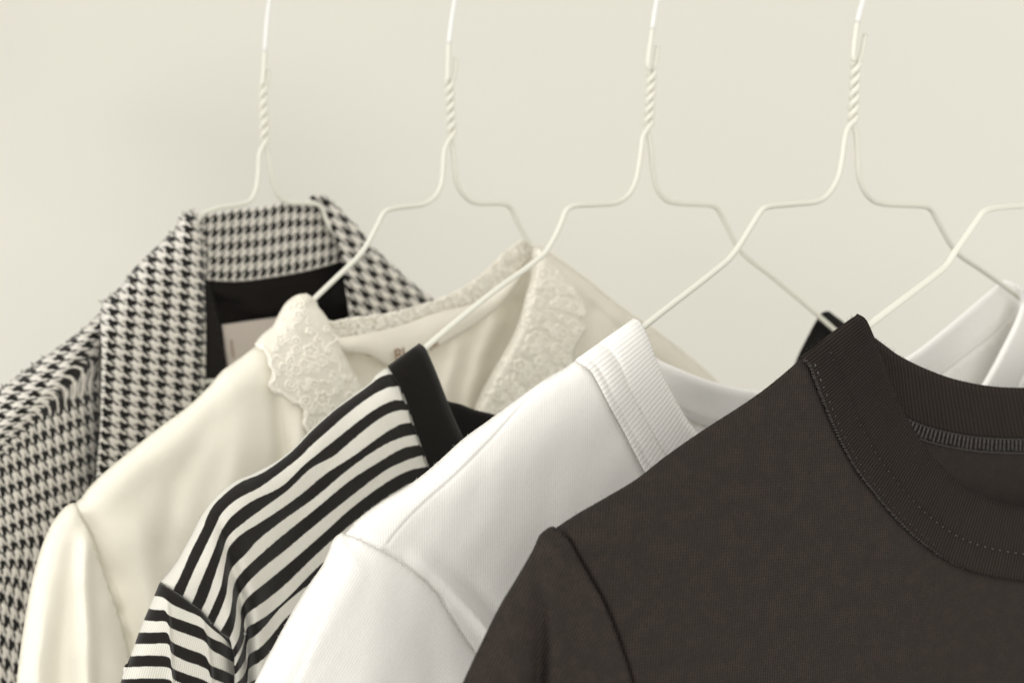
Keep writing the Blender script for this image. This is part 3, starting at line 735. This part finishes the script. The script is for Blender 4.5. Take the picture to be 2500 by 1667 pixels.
    def tb(u, v):
        t = base(u, v)
        d, s_, g = pdist(u, v, fold)
        fade = np.clip(g * 1.8, 0, 1)
        t -= fade * .0095 * np.exp(-(d / 15) ** 2)
        t += fade * .0040 * np.exp(-((d - 34) / 26) ** 2)
        t -= .002 * np.exp(-(pdist(u, v, sc)[0] / 6) ** 2)
        t -= ridge(u, v, [(900, 960), (800, 1130), (700, 1330), (650, 1560)], 34, .0016)
        return t
    Lr = [plen(cr(r)) for r in rows]; mmpx = .8481 / 1.1 / F * 1000 * 1.25
    def uvf(s_, q, U, V):
        Lq = np.interp(q, range(len(rows)), Lr); return np.stack([s_ * Lq * mmpx, q], -1)
    nr = len(rows)
    loft('front_body', pl, rows, list(range(nr)), tb, M['stripe'], root, uvf, nu=190, nv=nr * 5)
    # sleeve
    ext = lambda base_, dv: [(x, y + dv) for x, y in base_]
    s3 = [(390, 1421), (424, 1441), (446, 1456), (468, 1473), (491, 1490), (519, 1527), (537, 1543), (559, 1561), (572, 1585)]
    srows = [s3,
     [(376, 1454), (396, 1457), (410, 1467), (422, 1476), (452, 1489), (488, 1505), (505, 1522), (523, 1538), (545, 1555), (571, 1587)],
     [(363, 1485), (385, 1488), (402, 1489), (411, 1500), (430, 1508), (452, 1516), (495, 1533), (507, 1550), (524, 1560), (543, 1568), (572, 1588)],
     [(351, 1513), (380, 1516), (405, 1517), (415, 1530), (430, 1538), (452, 1546), (500, 1565), (513, 1582), (525, 1591), (543, 1600), (574, 1619)],
     [(339, 1543), (375, 1543), (408, 1544), (418, 1564), (452, 1580), (500, 1600), (514, 1622), (543, 1634), (575, 1650)],
     [(329, 1571), (370, 1571), (411, 1572), (419, 1593), (452, 1612), (506, 1633), (516, 1653), (543, 1665), (576, 1682)],
     [(318, 1601), (367, 1599), (413, 1604), (421, 1629), (452, 1643), (509, 1665), (518, 1687), (543, 1698), (577, 1714)],
     [(307, 1628), (371, 1626), (415, 1631), (423, 1656), (452, 1671), (511, 1698), (519, 1719), (543, 1730), (578, 1746)],
     [(297, 1657), (371, 1655), (417, 1660), (425, 1686), (452, 1701), (512, 1728), (520, 1750), (543, 1762), (578, 1778)]]
    for k in range(1, 5): srows.append([(x - 9 * k * (578 - x) / 280, y + 31 * k) for x, y in srows[8]])
    def ts(u, v):
        t = base(u, v) + .0012
        t += step1(u, v, sfold, 45, .0040, 1, 5, 'in') + step1(u, v, sfold2, 40, .0035, 1, 5, 'in')
        t -= .0015 * np.exp(-(pdist(u, v, sc)[0] / 5) ** 2) + ridge(u, v, [(572, 1580), (580, 1850)], 22, .009)
        return t
    loft('sleeve', pl, srows, [1 + k for k in range(len(srows))], ts, M['stripe'], root,
         lambda s_, q, U, V: np.stack([s_ * 230 * mmpx * 1.0, q], -1), nu=120, nv=len(srows) * 5)
    # neckband
    bo = [(949, 897), (962, 919), (987, 966), (1009, 1031), (1027, 1083), (1047, 1138), (1075, 1205), (1110, 1290), (1200, 1400), (1400, 1460), (1600, 1400), (1780, 1200), (1930, 950), (1998, 790)]
    bi = [(1023, 842), (1034, 850), (1045, 872), (1057, 900), (1070, 932), (1088, 979), (1113, 1038), (1131, 1075), (1165, 1145), (1220, 1230), (1300, 1300), (1420, 1330), (1560, 1290), (1720, 1200), (1880, 1100), (1990, 960)]
    # the top edge of the band near the shoulder is a straight fold
    def pr(s_, q): return -.0035 * np.exp(-((1 - q) / .08) ** 2) + .0010 * np.sin(q * math.pi) + .0006
    bo2 = [(949, 897), (962, 919), (987, 966), (1009, 1031), (1027, 1083), (1047, 1138), (1075, 1205), (1110, 1290), (1200, 1400), (1400, 1460), (1600, 1420), (1780, 1300), (1900, 1180), (2000, 1050)]
    bi2 = bi
    loft('neckband', pl, [bo2, bi2], [0, 1], lambda u, v: base(u, v) + .0008, M['black'], root, lambda s_, q, U, V: np.stack([q * 20, s_ * 150], -1), nu=240, nv=20, extra_t=pr)
    bk = [(1023, 842), (1060, 930), (1088, 975), (1124, 986), (1160, 1000), (1211, 1013), (1320, 1060), (1460, 1100), (1620, 1110), (1760, 1080), (1870, 1010), (1925, 930), (1950, 868), (1975, 818), (2000, 772), (2010, 764)]
    bkc = cr(bk, 8)
    tk = lambda u, v: -.008 - .008 * np.clip(pdist(u, v, bkc)[0] / 100, 0, 1) - dome(pdist(u, v, sil)[0], 90, .010)
    low = [(1050, 960), (1090, 1080), (1200, 1130), (1400, 1190), (1640, 1210), (1800, 1170), (1920, 1080), (1990, 960), (2040, 850), (2050, 800)]
    loft('back_neckband', pl, [bk, low], [0, 1], tk, M['black'], root, lambda s_, q, U, V: np.stack([q * 20, s_ * 150], -1), nu=160, nv=10, extra_t=lambda s_, q: .001 - .003 * np.exp(-(q / .1) ** 2))
    # right shoulder end of the band: a short flap in front of the wire's far side
    sheet('shoulder_flap', pl, [[(1996, 790), (2002, 772), (2012, 762), (2024, 760), (2038, 770), (2063, 789), (2120, 850), (2160, 930)], [(2160, 930), (2075, 960), (1990, 900)], [(1990, 900), (2030, 850), (2045, 815), (2030, 800), (2010, 792), (1996, 790)]],
          lambda u, v: -.006 + 0 * u, M['black'], root, sp=7)
    sheet('back_body', pl, [sil0[::-1], [(949, 897), (1000, 940), (1050, 1000)], [(1050, 1000), (1090, 1080), (1200, 1128), (1400, 1188), (1640, 1208), (1800, 1168), (1920, 1078), (1990, 958)],
                            [(1990, 958), (2120, 940), (2250, 1010), (2280, BOT)], [(2280, BOT), (230, BOT)], [(230, BOT)] + slv_sil[::-1]],
          lambda u, v: (tk(u, v) - .001) * np.clip(pdist(u, v, sil)[0] / 30, 0.02, 1), M['stripe'], root, uvf=lambda u, v: np.stack([u * .2, (v + u * .6) / 31], -1), sp=18, shrink=sil)
striped()

# ================================================================== CREAM BLOUSE
def cords(name, pl, poly, tf, n, parent, rmin=7, rmax=20, thick=.00045, lift=.0008, scallops=None):
    """raised floral embroidery: petals, rings and tendrils of cord inside an outline"""
    P = np.array(poly, float); lo, hi = P.min(0), P.max(0); paths = []; tries = 0; cs = []
    while len(cs) < n and tries < 9000:
        tries += 1; x, y = random.uniform(lo[0], hi[0]), random.uniform(lo[1], hi[1]); r = random.uniform(rmin, rmax)
        a = np.array([x]), np.array([y])
        if not inside(*a, P)[0] or pdist(*a, np.vstack([P, P[:1]]))[0][0] < r * .55: continue
        if any(math.hypot(x - c[0], y - c[1]) < (r + c[2]) * .72 for c in cs): continue
        cs.append((x, y, r)); kind = random.random(); ph = random.uniform(0, 6.28)
        if kind < .5:
            k = random.choice((5, 6, 7)); th = np.linspace(0, 2 * math.pi, 60); rr = r * (.62 + .38 * np.abs(np.sin(k * th / 2 + ph)))
            xs, ys = x + rr * np.cos(th), y + rr * np.sin(th)
            paths.append((xs, ys)); th2 = np.linspace(0, 2 * math.pi, 16); paths.append((x + r * .22 * np.cos(th2), y + r * .22 * np.sin(th2)))
        elif kind < .8:
            th = np.linspace(0, 4.2 * math.pi, 50); rr = r * (1 - th / (4.6 * math.pi)); paths.append((x + rr * np.cos(th + ph), y + rr * np.sin(th + ph)))
        else:
            th = np.linspace(-1, 1, 24); xs = x + r * 1.2 * th * math.cos(ph) - r * .5 * np.sin(th * 3.1) * math.sin(ph); ys = y + r * 1.2 * th * math.sin(ph) + r * .5 * np.sin(th * 3.1) * math.cos(ph)
            paths.append((xs, ys))
    if scallops is not None:
        c = cr(scallops, 2); Tt = np.gradient(c, axis=0); Tt /= np.linalg.norm(Tt, axis=1)[:, None]
        s_ = np.r_[0, np.cumsum(np.linalg.norm(np.diff(c, axis=0), axis=1))]
        for w in (3, 9): paths.append((c[:, 0] - Tt[:, 1] * (np.abs(np.sin(s_ / 15)) * 4 - w), c[:, 1] + Tt[:, 0] * (np.abs(np.sin(s_ / 15)) * 4 - w)))
    out = []
    for xs, ys in paths:
        xs, ys = np.asarray(xs, float), np.asarray(ys, float); k = inside(xs, ys, P)
        if k.mean() < .92: continue
        out.append((pl.pos(xs, ys, tf(xs, ys) + lift), thick * random.uniform(.8, 1.3)))
    return tubes(name, out, M['cord'], parent, 6)

def blouse():
    pl = PL['B']
    root = thing('blouse', 'cream blouse with embroidered lace collar and puffed sleeve, between jacket and striped shirt', 'blouse', tuple(map(float, pl.pos(740, 717, 0))), 'clothes hanging from the rail')
    slv = [(181, 1227), (172, 1229), (155, 1240), (127, 1277), (105, 1324), (87, 1382), (72, 1447), (58, 1527), (47, 1606), (40, 1667), (30, 1760), (10, BOT)]
    sh = [(622, 846), (588, 872), (557, 894), (539, 908), (517, 935), (488, 965), (455, 995), (400, 1035), (360, 1066), (318, 1100), (253, 1154), (217, 1190), (198, 1215), (184, 1227)]
    lt = [(622, 848), (625, 834), (640, 816), (664, 796), (674, 778), (684, 760), (696, 741), (718, 723), (740, 717), (757, 721), (768, 733)]
    sil = np.vstack([cr(slv[::-1], 8), cr(sh[::-1], 8), cr(lt, 6)])
    seam = [(184, 1228), (195, 1252), (204, 1272), (213, 1284), (224, 1308), (238, 1345), (257, 1400), (280, 1465), (300, 1530), (318, 1600), (330, 1667), (340, 1760), (352, BOT)]
    sc = cr(seam, 8)
    rs = [(1323, 604), (1420, 672), (1520, 752), (1600, 806), (1665, 856), (1740, 920), (1800, 1000), (1830, 1200), (1850, BOT)]; rsc = np.array(rs, float)
    def base(u, v):
        d = np.minimum(pdist(u, v, sil)[0], pdist(u, v, rsc)[0]); return dome(d, 75, .015) + .003 * np.clip(d / 300, 0, 1) + WB(u, v) * np.clip(d / 90, 0, 1)
    def tb(u, v):
        t = base(u, v); ds, _, g = pdist(u, v, sc)
        t += .0009 * np.sin(g * 47 + 1.5 * np.sin(g * 17)) * np.exp(-ds / 34)
        t -= .012 * np.exp(-(ds / 42) ** 2) * np.clip((v - 1250) / 150, 0, 1)
        t -= ridge(u, v, [(560, 960), (500, 1060), (430, 1180), (400, 1330)], 32, .0035, 'in')
        t += ridge(u, v, [(620, 920), (590, 1060), (560, 1250), (500, 1500)], 38, .0035, 'in')
        t -= ridge(u, v, [(672, 930), (680, 1000), (690, 1100), (670, 1300)], 17, .0075, 'in')
        t += ridge(u, v, [(730, 980), (735, 1060), (740, 1200)], 18, .004, 'in')
        t += ridge(u, v, [(330, 1180), (350, 1350), (390, 1667)], 40, .004, 'in')
        t -= ridge(u, v, [(300, 1330), (330, 1480), (365, 1667), (380, BOT)], 30, .004, 'in')
        return t
    def ts(u, v):
        ds, s_, g = pdist(u, v, sc)
        t = base(u, v) + .0007 * np.sin(g * 62 + np.sin(g * 23)) * np.exp(-ds / 26) * np.clip(ds / 8, 0, 1) + .002 + .0055 * (1 - np.exp(-ds / 25)) * np.clip((v - 1240) / 80, 0, 1)
        t += ridge(u, v, [(213, 1286), (212, 1330), (208, 1420), (215, 1560), (220, BOT)], 20, .006, None) * np.clip((v - 1280) / 60, 0, 1)
        t -= ridge(u, v, [(182, 1262), (178, 1320), (165, 1450), (150, 1600), (140, BOT)], 22, .0045, 'in')
        t += ridge(u, v, [(130, 1340), (110, 1450), (95, 1600), (85, BOT)], 18, .002, 'in')
        return t
    sheet('front_body', pl, [sh, seam, [(352, BOT), (1300, BOT)], [(1300, BOT), (1120, 1400), (1000, 1150), (885, 948), (834, 852), (800, 790), (768, 735)], [(768, 735), (700, 780), (640, 840), (622, 846)]], tb, M['cream'], root, sp=9)
    sheet('sleeve', pl, [slv, [(10, BOT), (352, BOT)], seam[::-1], [(184, 1228), (181, 1227)]], ts, M['cream'], root, sp=8)
    # lace collar, left front
    low = [(622, 848), (640, 853), (652, 872), (656, 892), (664, 905), (662, 923), (657, 936), (661, 950), (673, 961), (690, 965), (702, 974), (718, 987), (738, 990), (742, 1010), (739, 1035), (748, 1052), (765, 1075), (800, 1110), (870, 1160)]
    rt = [(768, 733), (775, 745), (792, 766), (812, 798), (823, 825), (834, 852), (850, 885), (865, 912), (885, 948), (930, 1030), (990, 1130)]
    ltc = cr(rt, 8)
    def tl(u, v):
        t = base(u, v) + .0042 - .004 * np.exp(-(pdist(u, v, ltc)[0] / 10) ** 2)
        return t
    poly = np.vstack([cr(low, 6), cr(rt, 8)[::-1], cr(lt, 6)[::-1]])
    lace = sheet('lace_collar', pl, [low, [(870, 1160), (990, 1130)], rt[::-1], lt[::-1]], tl, M['lace'], root, sp=5, thick=.0007)
    cords('embroidery', pl, poly, tl, 110, lace, 6, 20, .0005, .00045, low[:16])
    # inside of the back: sheer lace edge, folded facing, plain cloth
    top = [(768, 735), (790, 772), (815, 784), (853, 777), (907, 770), (961, 762), (1052, 737), (1124, 706), (1170, 676), (1203, 646), (1236, 612), (1262, 594), (1285, 585), (1300, 592)]
    mid = [(790, 800), (812, 818), (831, 822), (880, 815), (925, 807), (990, 790), (1052, 767), (1110, 752), (1142, 745), (1190, 723), (1225, 700), (1255, 672), (1283, 645), (1300, 625)]
    low2 = [(800, 840), (835, 858), (870, 862), (905, 868), (930, 884), (955, 893), (1000, 885), (1045, 862), (1100, 830), (1150, 800), (1200, 765), (1240, 725), (1275, 680), (1300, 640)]
    topc = cr(top, 8)
    def tk(u, v):
        return -.006 - .010 * np.clip(pdist(u, v, topc)[0] / 140, 0, 1)
    edging = loft('lace_edging', pl, [top, mid], [0, 1], tk, M['lace'], root, lambda s_, q, U, V: np.stack([s_, q], -1), nu=160, nv=10,
         extra_t=lambda s_, q: .0010 * np.sin(s_ * 90) * (1 - q))
    cords('embroidery', pl, np.vstack([cr(top, 6), cr(mid, 6)[::-1]]), tk, 110, edging, 5, 12, .00045, .0012)
    loft('neck_facing', pl, [mid, low2], [0, 1], tk, M['creamin'], root, lambda s_, q, U, V: np.stack([s_, q], -1), nu=160, nv=14,
         extra_t=lambda s_, q: .0015 + .004 * np.sin(q * math.pi * .9) + .0015 * np.sin(s_ * 17) * q)
    backf = sheet('back_body', pl, [[(800, 830), (870, 858), (930, 875), (1000, 876), (1100, 822), (1200, 757), (1275, 672), (1300, 632)], [(1300, 632), (1323, 606)], rs, [(1850, BOT), (10, BOT)], [(10, BOT)] + slv[::-1][1:], sh[::-1], [(622, 846), (700, 800), (800, 830)]],
          lambda u, v: (tk(u, v) - .004) * np.clip(pdist(u, v, sil)[0] / 30, 0.02, 1) - dome(np.minimum(pdist(u, v, sil)[0], pdist(u, v, rsc)[0]), 80, .012) + ridge(u, v, [(1215, 790), (1180, 860), (1150, 960), (1130, 1200)], 26, .006) - ridge(u, v, [(1255, 740), (1240, 800), (1200, 880)], 18, .005) + ridge(u, v, [(1120, 850), (1090, 950), (1080, 1200)], 18, .004),
          M['creamin'], root, sp=12, shrink=sil)
    # right front with its lace
    le = [(1303, 608), (1306, 640), (1298, 680), (1287, 713), (1275, 760), (1262, 803), (1240, 848), (1215, 893), (1195, 930), (1178, 966), (1160, 1000), (1120, 1100), (1060, 1250)]
    re = [(1310, 604), (1345, 640), (1385, 680), (1408, 712), (1426, 740), (1430, 762), (1415, 780), (1432, 800), (1424, 815), (1408, 840), (1398, 875), (1380, 910), (1360, 950), (1330, 1040), (1290, 1150)]
    tf = lambda u, v: base(u, v) * .5 + .006 - .005 * np.exp(-(pdist(u, v, cr(le, 8))[0] / 12) ** 2)
    sheet('front_body', pl, [[(1303, 608), (1312, 600), (1323, 604)], rs, [(1850, BOT), (1300, BOT)], [(1300, BOT), (1100, 1300), (1160, 1000), (1262, 803), (1298, 680), (1303, 608)]],
          lambda u, v: base(u, v) * .5 + .003 + ridge(u, v, [(1500, 780), (1480, 900), (1450, 1100)], 30, .004) - ridge(u, v, [(1440, 760), (1430, 880), (1400, 1000)], 20, .004), M['sheer'], root, sp=12)
    l2 = sheet('lace_collar', pl, [le, [(1060, 1250), (1290, 1150)], re[::-1], [(1310, 604), (1303, 608)]], tf, M['lace'], root, sp=5, thick=.0007)
    poly2 = np.vstack([cr(le, 8), cr(re, 8)[::-1]])
    cords('embroidery', pl, poly2, tf, 130, l2, 7, 20, .00062, .0005, re[:13])
    # printed brand mark on the facing
    for txt, (x, y), sz, rot in (('BI', (964, 884), .0105, .12), ('ne', (1052, 857), .0075, .5)):
        cu = bpy.data.curves.new('label_print', 'FONT'); cu.body = txt; cu.size = sz; cu.extrude = .00015
        to = bpy.data.objects.new('tmp', cu); COL.objects.link(to); bpy.context.view_layer.update()
        me = bpy.data.meshes.new_from_object(to.evaluated_get(bpy.context.evaluated_depsgraph_get())); bpy.data.objects.remove(to)
        p0 = pl.pos(x, y, tk(np.array([x * 1.]), np.array([y * 1.]))[0] + .0078)
        for v_ in me.vertices:
            a, b, c = v_.co; a, b = a * math.cos(rot) - b * math.sin(rot), a * math.sin(rot) + b * math.cos(rot)
            v_.co = Vector(p0) + Vector(h) * a + Vector((0, 0, 1)) * b + Vector(nrm) * c
        me.materials.clear(); me.materials.append(M['print'])
        o = bpy.data.objects.new('label_print', me); COL.objects.link(o); o.parent = root; o.location = -Vector(root.location)
blouse()

# ================================================================== HOUNDSTOOTH JACKET
def jacket():
    pl = PL['J']
    root = thing('jacket', 'black and white houndstooth wool jacket with dark lining, farthest left', 'jacket', tuple(map(float, pl.pos(480, 512, 0))), 'clothes hanging from the rail')
    slv = [(250, 737), (246, 760), (222, 785), (199, 806), (145, 846), (72, 897), (0, 951), (-70, 1015), (-130, 1100), (-170, 1250), (-190, BOT)]
    lap = [(478, 510), (466, 513), (450, 521), (436, 533), (429, 556), (414, 573), (398, 588), (375, 610), (361, 624), (342, 640), (325, 660), (303, 690), (282, 712), (262, 728), (249, 737), (247, 750)]
    def bumpy(P, amp=2.6, per=30):
        c = cr(P, 3); T = np.gradient(c, axis=0); T /= np.linalg.norm(T, axis=1)[:, None]
        s_ = np.r_[0, np.cumsum(np.linalg.norm(np.diff(c, axis=0), axis=1))]; a = (np.abs(np.sin(s_ * math.pi / per)) - .5) * amp
        out = c + np.stack([T[:, 1], -T[:, 0]], 1) * a[:, None]; out[0], out[-1] = c[0], c[-1]; return [tuple(p) for p in out]
    sil = np.vstack([cr(slv[::-1], 8), cr(lap[::-1], 8)])
    seam = [(247, 750), (246, 800), (249, 870), (247, 967), (244, 1063), (238, 1130), (236, 1200), (232, 1400), (230, BOT)]
    sc = cr(seam, 8)
    right = [(478, 510), (484, 545), (492, 590), (498, 640), (500, 690), (502, 760), (503, 834), (502, 906), (500, 966), (496, 1060), (490, 1200), (480, 1500), (470, BOT)]
    rc = cr(right, 8)
    def base(u, v): return dome(pdist(u, v, sil)[0], 90, .020)
    def tlap(u, v):
        t = base(u, v) + .004 - .006 * np.exp(-(pdist(u, v, rc)[0] / 12) ** 2) - .0015 * np.exp(-(pdist(u, v, sc)[0] / 8) ** 2)
        return t
    def tslv(u, v):
        d, s_, g = pdist(u, v, sc); t = base(u, v) - .016 * np.exp(-d / 60) * np.clip((v - 760) / 120, 0, 1)
        t += ridge(u, v, [(180, 900), (60, 1000), (-40, 1120)], 60, .006)
        return t
    uvl = lambda u, v: np.stack([(u - 246) / 42.5 + (v - 800) * .0015 + .05, -(v - (u - 250) * .10) / 27.5 + .35], -1)
    sheet('front_lapel', pl, [bumpy(lap), seam, [(230, BOT), (470, BOT)], right[::-1]], tlap, M['hound'], root, uvf=uvl, sp=7, thick=.002)
    def uvs(u, v):
        A = np.linalg.inv(np.array([[15., 40.], [-22., 13.]])); B = np.linalg.inv(np.array([[21., 2.], [-8., 48.]])); Cm = np.linalg.inv(np.array([[22., -10.], [10., 48.]]))
        x0, y0 = 90., 1010.
        du, dv = u - x0, v - y0
        k = ((v - 950) * 163 + (u - 163) * 140) / 215.0      # distance below the crease
        w = np.clip(.5 + k / 70, 0, 1); w = w * w * (3 - 2 * w); w3 = np.clip((v - 1330 + u * .5) / 120, 0, 1)
        pa = np.stack([A[0, 0] * du + A[0, 1] * dv, A[1, 0] * du + A[1, 1] * dv], -1)
        pb = np.stack([B[0, 0] * du + B[0, 1] * dv, B[1, 0] * du + B[1, 1] * dv], -1)
        dv3 = v - 1330; du3 = u - 60; o3 = B @ np.array([60 - x0, 1330 - y0])
        pc = np.stack([Cm[0, 0] * du3 + Cm[0, 1] * dv3 + o3[0], Cm[1, 0] * du3 + Cm[1, 1] * dv3 + o3[1]], -1)
        r = pa * (1 - w[:, None]) + pb * w[:, None]; r = r * (1 - w3[:, None]) + pc * w3[:, None]
        return np.stack([r[:, 0], -r[:, 1]], -1)
    sheet('sleeve', pl, [bumpy(slv[1:]), [(-190, BOT), (232, BOT)], seam[::-1]], tslv, M['hound'], root, uvf=uvs, sp=8, thick=.002)
    # inside of the standing collar at the back
    ct = [(484, 530), (506, 523), (540, 517), (578, 511), (615, 508), (651, 504), (687, 496), (735, 497), (785, 501), (795, 512)]
    cb = [(490, 676), (503, 682), (540, 686), (578, 687), (615, 684), (651, 679), (700, 671), (750, 661), (800, 648), (838, 636)]
    tkc = lambda u, v: -.004 + .006 * np.exp(-((u - 648) / 140) ** 2) * -1 - .004 * (v - 500) / 180
    def uvc(s_, q, U, V): return np.stack([(U - 490) / 20.5 + q * .3, q * 4.9 + .3], -1)
    loft('collar_inside', pl, [ct, cb], [0, 1], tkc, M['hound'], root, uvc, nu=200, nv=26, thick=.002, extra_t=lambda s_, q: -.004 * np.exp(-(q / .06) ** 2) + .0015 * np.exp(-((1 - q) / .08) ** 2))
    loft('collar_inside', pl, [[(474, 512), (484, 552), (495, 600), (500, 682)], [(486, 528), (497, 560), (508, 600), (506, 684)]], [0, 1], lambda u, v: -.003 + 0 * u, M['hound'], root,
         lambda s_, q, U, V: np.stack([q, s_ * 6], -1), nu=40, nv=8, thick=.002)
    # right half of the collar and front
    rt = [(754, 484), (762, 479), (781, 477), (797, 481), (811, 490), (828, 508), (850, 532), (875, 555), (907, 599), (943, 632), (970, 658), (998, 683), (1025, 706), (1052, 724), (1120, 800), (1180, 900), (1200, BOT)]
    rl = [(754, 484), (780, 492), (794, 506), (800, 528), (808, 556), (820, 588), (829, 615), (834, 640), (840, 680), (846, 720), (853, 774), (865, 900), (880, 1100), (900, BOT)]
    rtc = cr(rt, 8); rlc = cr(rl, 8)
    sheet('front_lapel', pl, [bumpy(rt, 2.4, 26), [(1200, BOT), (900, BOT)], rl[::-1]],
          lambda u, v: dome(pdist(u, v, rtc)[0], 60, .012) - .004 * np.exp(-(pdist(u, v, rlc)[0] / 9) ** 2) - .006, M['hound'], root,
          uvf=lambda u, v: np.stack([((u - 800) * .9 + (v - 600) * -.25) / 30, -((v - 600) + (u - 800) * -.30) / 28], -1), sp=8, thick=.002)
    # lining
    sheet('lining', pl, [[(496, 660), (640, 668), (760, 640), (850, 620)], [(850, 620), (900, 900), (950, BOT)], [(950, BOT), (460, BOT)], [(460, BOT), (490, 1000), (496, 660)]],
          lambda u, v: -.016 - .020 * np.clip((v - 680) / 60, 0, 1) + ridge(u, v, [(500, 700), (640, 742), (800, 720)], 26, .008), M['lining'], root, sp=10)
    sheet('facing', pl, [[(498, 680), (515, 700), (528, 745), (537, 790), (548, 850), (556, 900), (565, 1000), (580, 1300)], [(580, 1300), (480, 1300)], [(480, 1300), (498, 900), (500, 760), (498, 680)]],
          lambda u, v: -.006 - .010 * (u - 500) / 60, M['lining'], root, sp=8)
    lab = sheet('woven_label', pl, [[(542, 793), (610, 783), (690, 773), (790, 762)], [(790, 762), (800, 960)], [(800, 960), (566, 985)], [(566, 985), (555, 892), (542, 793)]],
          lambda u, v: -.0305 + 0 * u, M['label'], root, sp=10, thick=.0004)
    paths = []
    for k in range(7):
        y = 832 + k * 6.2; x = np.linspace(562 + k * .8, 568 + k * .8, 4); paths.append((pl.pos(x, y + 0 * x, -.0301), .00035))
    tubes('label_lettering', paths, M['print'], lab, 5)
    # back of the jacket
    sheet('back_body', pl, [[(485, 560), (640, 560), (790, 560), (840, 640)], [(840, 640), (1050, 740), (1180, 900), (1200, BOT)], [(1200, BOT), (-190, BOT)], slv[::-1], lap[::-1][1:], [(478, 510), (485, 560)]],
          lambda u, v: -.045 * np.clip(pdist(u, v, sil)[0] / 60, 0.02, 1), M['hound'], root, uvf=uvl, sp=18, thick=.002, shrink=sil)
jacket()
